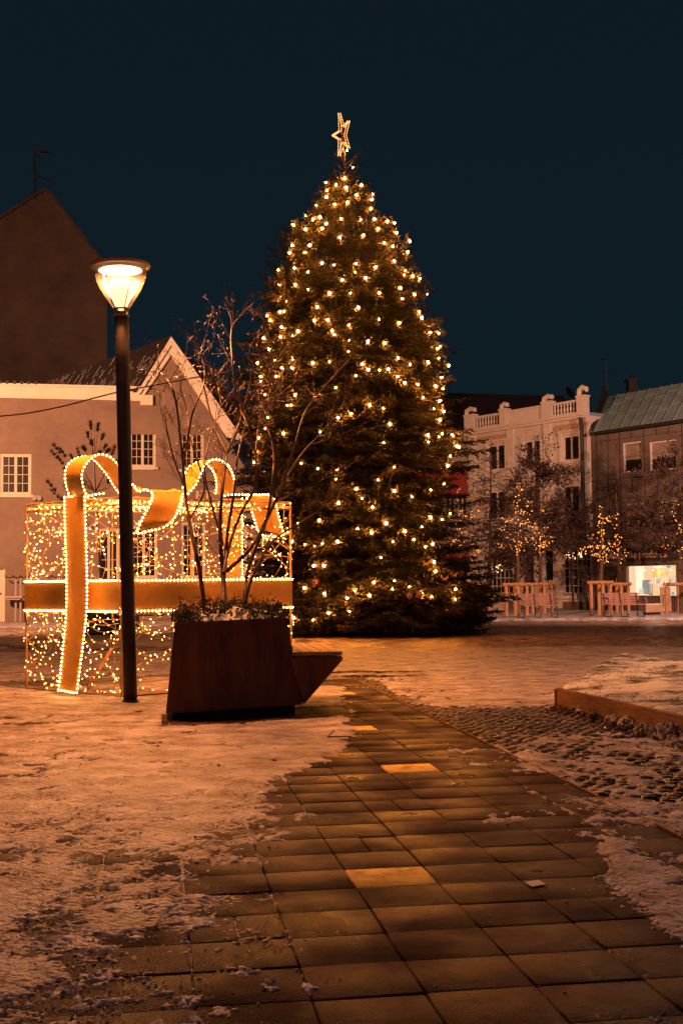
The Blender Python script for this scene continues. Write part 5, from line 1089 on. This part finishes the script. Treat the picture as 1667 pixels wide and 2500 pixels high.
# ================================================================ STREET TREES, THEIR GUARDS AND LIGHTS
KZ = 0.08
M['fartwig'] = mat('street_tree_bark', (0.05,0.028,0.022), 0.8)
M['farbark'] = mat('lit_tree_bark', (0.13,0.07,0.04), 0.8, col2=(0.07,0.04,0.025), scale=9)
def onK(px, py):
    d = ray(px, py); t = (KZ-EYE)/d.z; return Vector((d.x*t, d.y*t, KZ))
def strtree(px, Y, ytop, label, leafy=0, lean=0, seed=1, spread=1.0, rt_=.09, low=1330):
    r_ = random.Random(seed); b = at(px, 1490, Y); b.z = KZ-.05; top = at(px+lean, ytop, Y); T_ = thing('street_tree', label, 'tree', b, 'street trees in front of the shops')
    g = MB(); n = 9; P = [b.lerp(top, i/n)+Vector((r_.gauss(0,.03)*i/n*2, 0, 0)) for i in range(n+1)]; g.tube(P, [rt_*(1-.85*i/n) for i in range(n+1)], 8); obj('trunk', g, 'farbark', T_)
    g = MB(); lf = MB(); zl_ = at(px, low, Y).z
    def br(p, d, L, r, lv):
        n = max(3, int(L/.22)); pts = [p.copy()]; dd = d.normalized()
        for i in range(n): dd = (dd+Vector((r_.gauss(0,.16),r_.gauss(0,.16),r_.gauss(-.01,.13)))).normalized(); pts.append(pts[-1]+dd*L/n)
        g.tube(pts, [max(r*(1-.8*i/n),.004) for i in range(n+1)], 4 if lv else 5, False)
        if lv < 2:
            for i in range(int(L/(.2 if lv == 0 else .25))):
                k = r_.randint(1, n-1) if n > 1 else 0; sd_ = Vector((r_.gauss(0,1),r_.gauss(0,1),r_.gauss(0,.5))).normalized(); br(pts[k], dd*.7+sd_*.8, L*r_.uniform(.25,.45), r*.5, lv+1)
        if leafy and lv >= 1:
            for q in pts[1:]:
                if r_.random() < leafy*(1.0 if vnoise(np.array([q.x*1.5]), np.array([q.z*1.9+q.y]), seed)[0] > .5 else .12):
                    for _ in range(r_.randint(2,6)):
                        c = q+Vector((r_.gauss(0,.09),r_.gauss(0,.09),r_.gauss(-.05,.09))); d1 = Vector((r_.gauss(0,1),r_.gauss(0,1),r_.gauss(-.6,1))).normalized()*r_.uniform(.04,.085); e1 = d1.cross(Vector((r_.gauss(0,1),r_.gauss(0,1),r_.gauss(0,1)))).normalized()*r_.uniform(.025,.05)
                        lf.add([c-d1, c-d1*.2+e1, c+d1, c-d1*.1-e1], [(0,1,2,3)])
    z = zl_
    while z < top.z-.15:
        k = (z-b.z)/(top.z-b.z); q = b.lerp(top, k); kk = (z-zl_)/(top.z-zl_); L = spread*(1.9*(1-kk)**.8+.25)
        for _ in range(2 if z < top.z-1 else 1):
            a = r_.uniform(0,6.28); br(q, Vector((math.cos(a),math.sin(a),-.04+.6*kk)), L*r_.uniform(.6,1.1), .022*(1-.5*kk), 0)
        z += r_.uniform(.12,.22)
    obj('branches', g, 'fartwig', T_)
    if lf.v: obj('leaves', lf, 'leaf_dead', T_)
    return T_
def guard(xf, xr, xb, yt, yf, label):
    p = [onK(xf, yf), onK(xr, yf), None, None]; H = at(xr, yt, p[1].y).z-KZ; Yb = p[1].y+1.25
    p[2] = at(xb, 1490, Yb); p[2].z = KZ; p[3] = p[0]+(p[2]-p[1]); T_ = thing('tree_guard', label, 'tree guard', (p[0]+p[2])/2, 'wooden tree guards')
    for q in p: g = MB(); g.tube([q-Vector((0,0,.02)), q+Vector((0,0,H-.05))], .062, 10); obj('post', g, 'wood_pole', T_)
    for i in range(4):
        a, b = p[i], p[(i+1)%4]; e = (b-a).normalized()*.12; hz_ = H+(.0 if i % 2 else .012); g = MB(); g.tube([a-e+Vector((0,0,hz_)), b+e+Vector((0,0,hz_))], .062, 10); obj('rail', g, 'wood_pole', T_)
guard(1236,1265,1286,1428,1505,'wooden pole guard at the left end of the bench nearest the fir')
guard(1300,1329,1347,1427,1497,'wooden pole guard behind the back of the bench nearest the fir')
guard(1443,1472,1490,1423,1504,'tall wooden pole guard at the left end of the bench by the lit shop')
guard(1488,1517,1534,1427,1499,'wooden pole guard behind the back of the bench by the lit shop')
guard(1627,1672,1700,1427,1500,'wooden pole guard cut by the right picture edge before the lit shop')
guard(1085,1122,1152,1425,1503,'wooden pole guard mostly hidden behind the fir')
strtree(1263,44.5,1168,'young street tree wrapped in lights inside the guard nearest the fir on open paving',0.12,0,3,.85)
strtree(1321,47.5,1060,'leafy brown oak behind the bench nearest the fir, before the cream building',0.8,-14,4,1.55,low=1335)
strtree(1398,50,1175,'dead leaved low tree close to the black rain pipe',0.75,-6,14,.6,rt_=.05,low=1330)
strtree(1469,44.0,1235,'thin bare street tree wrapped in lights before the dark shop door',0.0,-3,5,.62)
strtree(1513,47.0,1075,'taller bare tree with long flat branches between grey building and bench',0.0,-10,6,1.25)
strtree(1661,44.0,1050,'leafy brown oak cut by the right picture edge',0.8,-8,7,1.25)
strtree(1124,45.5,1190,'bare street tree in lights peeking out right behind the fir',0.03,-2,8,1.35)
strtree(1190,52,1075,'bare wide tree in front of the cream corner next to the fir',0.15,10,9,1.1)
def treelights(lab, lines, Y, seed, step=.095):
    r_ = random.Random(seed); gcb = MB(); gl = MB(); P0_ = None
    for ln in lines:
        pts = [at(a, b, Y+r_.uniform(-.35,.35)) for a, b in ln]; P = curve(pts, 6) if len(pts) > 1 else pts; P0_ = P0_ or P[0]
        gcb.tube(P, .006, 3)
        for q in resample(P, step): 
            q = q+Vector((r_.gauss(0,.07),r_.gauss(0,.15),r_.gauss(0,.07))); gl.octa(q, r_.choice([.012,.016,.02,.026]))
    T_ = thing('light_string', lab, 'string lights', P0_, 'light strings on the street trees'); o = obj('wire', gcb, 'tcable', T_); obj('diodes', gl, 'far_led', T_, kind='stuff')
treelights('string lights on the tree nearest the fir on open paving, ending in a tall spike', [[(1262,1173),(1265,1200),(1261,1220),(1258,1240),(1266,1262),(1262,1290),(1264,1310),(1262,1335),(1262,1350)],[(1264,1190),(1282,1193),(1276,1200)],[(1262,1222),(1283,1222),(1290,1238),(1284,1250),(1268,1256)],[(1258,1272),(1240,1266),(1228,1264),(1230,1285),(1230,1300),(1246,1310),(1258,1318)],[(1268,1280),(1285,1276),(1301,1282),(1304,1297),(1294,1298)],[(1217,1334),(1232,1337),(1245,1332),(1256,1338)],[(1266,1328),(1280,1315),(1296,1313),(1310,1318),(1302,1327)],[(1268,1252),(1280,1254),(1288,1240)]], 44.3, 1)
treelights('string lights tangled low in the brown leaved oak by the bench nearest the fir', [[(1322,1302),(1321,1320),(1324,1335),(1318,1338),(1322,1350)],[(1300,1325),(1312,1328),(1322,1330),(1327,1322),(1320,1310)],[(1276,1320),(1290,1330),(1305,1335),(1320,1334),(1338,1325),(1350,1312),(1347,1306)],[(1316,1288),(1326,1292),(1334,1288)],[(1318,1249),(1330,1250),(1341,1249),(1351,1248)],[(1266,1338),(1280,1326),(1288,1316)],[(1320,1345),(1323,1352)]], 47, 2)
treelights('string lights heaped on the thin bare tree before the dark shop door', [[(1465,1241),(1466,1255),(1464,1270),(1466,1290),(1468,1310),(1466,1330),(1469,1355),(1470,1370)],[(1455,1263),(1470,1268),(1485,1268),(1500,1265),(1506,1260)],[(1438,1311),(1450,1305),(1460,1300),(1470,1296),(1478,1300)],[(1446,1320),(1456,1335),(1470,1338),(1486,1326),(1500,1320)],[(1500,1305),(1508,1312),(1498,1330),(1480,1336),(1470,1345)],[(1414,1343),(1428,1345),(1440,1350),(1455,1360),(1470,1366),(1490,1365)],[(1450,1350),(1470,1352),(1490,1348),(1510,1345),(1522,1344),(1518,1370)],[(1500,1282),(1504,1300)],[(1430,1330),(1445,1338),(1462,1342)],[(1484,1340),(1500,1345),(1515,1350)]], 43.8, 3, .09)
treelights('string lights on the tree cut by the right picture edge', [[(1645,1233),(1648,1258),(1654,1280),(1656,1300),(1660,1320),(1661,1340)],[(1610,1336),(1622,1336),(1632,1333),(1640,1328),(1648,1334)],[(1636,1310),(1648,1308),(1660,1303),(1668,1310)],[(1620,1304),(1628,1312)],[(1660,1340),(1664,1360)]], 43.7, 4)
treelights('string lights on the bare tree peeking out right behind the fir', [[(1121,1188),(1119,1215),(1117,1225),(1120,1240),(1126,1252),(1120,1280),(1119,1297),(1122,1320),(1119,1338),(1124,1345)],[(1126,1255),(1136,1247),(1148,1252),(1160,1248),(1165,1243)],[(1120,1275),(1135,1276),(1150,1270),(1162,1265)],[(1094,1312),(1105,1310),(1113,1316),(1108,1325),(1098,1326)],[(1120,1296),(1132,1303),(1142,1306),(1152,1300)],[(1117,1334),(1130,1338),(1145,1343),(1160,1347),(1176,1345)],[(1130,1336),(1150,1340),(1170,1349)],[(1128,1370),(1130,1378),(1124,1388),(1118,1396)],[(1092,1310),(1100,1318),(1112,1312)]], 45.2, 5)
# ---------------------------------------------------------------- benches
def bench(pxl, pyf, label):
    a = onK(pxl, pyf); B = thing('park_bench', label, 'bench', a, 'slatted benches before the shops'); r_ = Vector((1,.04,0)).normalized(); f = Vector((.30,-.95,0)).normalized(); W_ = 1.28; bk = a+Vector((.0,.45,0))
    for k in range(5):
        g = MB(); zz = .47+k*.078; p = bk+Vector((0,.05+.02*k,zz)); g.box(p+r_*W_/2, r_*W_/2, Vector((0,.012,0)), (0,-.004,.032)); obj('back_slat', g, 'wood_grey', B)
    for k in range(4):
        g = MB(); p = bk+f*(.06+.11*k)+Vector((0,0,.42)); g.box(p+r_*W_/2, r_*W_/2, f*.045, (0,0,.014)); obj('seat_slat', g, 'wood_grey', B)
    for t in (.06,.5,.94):
        q = bk+r_*W_*t; g = MB(); g.tube([q+f*.42+Z3*0.0, q+f*.36+Z3*.40, q+f*.0+Z3*.40, q-f*.02+Z3*.0], .018, 6); g.tube([q+Z3*.40, q-f*.1+Z3*.8], .016, 6); g.tube([q+f*.44+Z3*.012, q-f*.05+Z3*.012], .014, 6); obj('leg', g, 'iron', B)
    for t in (0.0,1.0):
        q = bk+r_*W_*t; g = MB(); g.tube([q+f*.0+Z3*.62, q+f*.38+Z3*.64], .022, 6); g.tube([q+f*.38+Z3*.63, q+f*.42+Z3*.42], .014, 6); obj('armrest', g, 'wood_grey' if t else 'iron', B)
bench(1266,1509,'slatted bench standing between the fir and the black rain pipe'); bench(1478,1507,'slatted bench standing in front of the lit shop window and dark door')
def beam(pts, label, h):
    a, b = pts; T_ = thing('timber_seat', label, 'seat', (a+b)/2, 'heavy timber seats'); d = (b-a); c = (a+b)/2; nn = Vector((0,.28,0))
    g = MB(); g.box(c+nn+Vector((0,0,h*.62)), d/2, nn, (0,0,h*.38)); obj('seat', g, 'wood_pale', T_); g = MB(); g.box(c+nn*1.1+Vector((0,0,h*.12)), d*.44, nn*.8, (0,0,h*.118)); obj('base', g, 'corten_dark', T_)
    g = MB(); g.box(c+nn+Vector((0,0,h+.012)), d*.47, nn*.85, (0,0,.015)); tag(obj('snow', g, 'snow_clean', kind='stuff'), 'snow on '+label, 'snow')
beam((onK(1181,1503)+Vector((0,2.0,0)), onK(1262,1500)+Vector((0,3.0,0))), 'long heavy timber seat beside the guard nearest the fir', .36)
beam((onK(1590,1503)+Vector((0,.8,0)), onK(1634,1502)+Vector((0,1,0))), 'short heavy timber seat right of the bench by the lit shop', .36)
# closed parasol, board, red bundle
b = at(1150,1490,50); b.z = KZ; PA = thing('parasol', 'closed canvas parasol by the red shop front', 'parasol', b); g = MB(); tp_ = at(1152,1325,50); g.tube([b, tp_], .03, 8); obj('pole', g, 'wood_pole', PA)
g = MB(); prof_ = [(at(1155,y,50), r) for y, r in ((1327,.06),(1345,.11),(1365,.13),(1385,.17),(1410,.26),(1442,.36))]; vs_ = []; N_ = 40
for p, r in prof_:
    for k in range(N_): a = 2*PI*k/N_; rr_ = r*(1+.16*math.sin(a*7)); vs_.append(p+Vector((math.cos(a)*rr_, math.sin(a)*rr_, 0)))
g.add(vs_, [(i*N_+k, i*N_+(k+1)%N_, (i+1)*N_+(k+1)%N_, (i+1)*N_+k) for i in range(5) for k in range(N_)]); obj('canopy', g, 'cloth', PA, smooth=True)
c = FR.p(FR.hit(1622,1470)[0]-.2, KZ+.05, 1.2); BO = thing('sign_board', 'pale pavement board standing under the lit shop window', 'sign', c); g = MB(); q0 = at(1612,1479,c.y); q0.z = KZ; W2 = .42
g.prism([q0, q0+Vector((W2,0,0)), q0+Vector((W2,.12,.95)), q0+Vector((0,.12,.95))], (0,.03,0)); obj('board', g, 'wood_pale', BO); g = MB(); cc = q0+Vector((W2/2,.04,.38)); g.tube([cc+Vector((math.cos(t)*.10, -.02+ (math.sin(t)*.12+.1)*.1, math.sin(t)*.16+.1)) for t in np.linspace(0,PI,9)]+[cc+Vector((-.1,-.02,-.15)), cc+Vector((.1,-.02,-.15)), cc+Vector((.1,-.01,.1))], .012, 5); obj('emblem', g, 'corten_dark', BO)
g = MB(); c = at(1176,1468,44.5)
for k in range(16): g.ball(c+Vector((rr.gauss(0,.10),rr.gauss(0,.08),rr.gauss(0,.07))), rr.uniform(.05,.10), 8, 5)
g.tube([c+Vector((-.05,0,0)), c+Vector((-.35,0,.08)), c+Vector((-.5,.1,.02))], [.06,.05,.03], 8); M['redcloth'] = mat('red_bundle', (.45,.04,.04), .8, bump=.6, bscale=30); tag(obj('red_bundle', g, 'redcloth', smooth=True), 'small bright red bundle at the right fringe of the fir, by the timber seat', 'bundle')
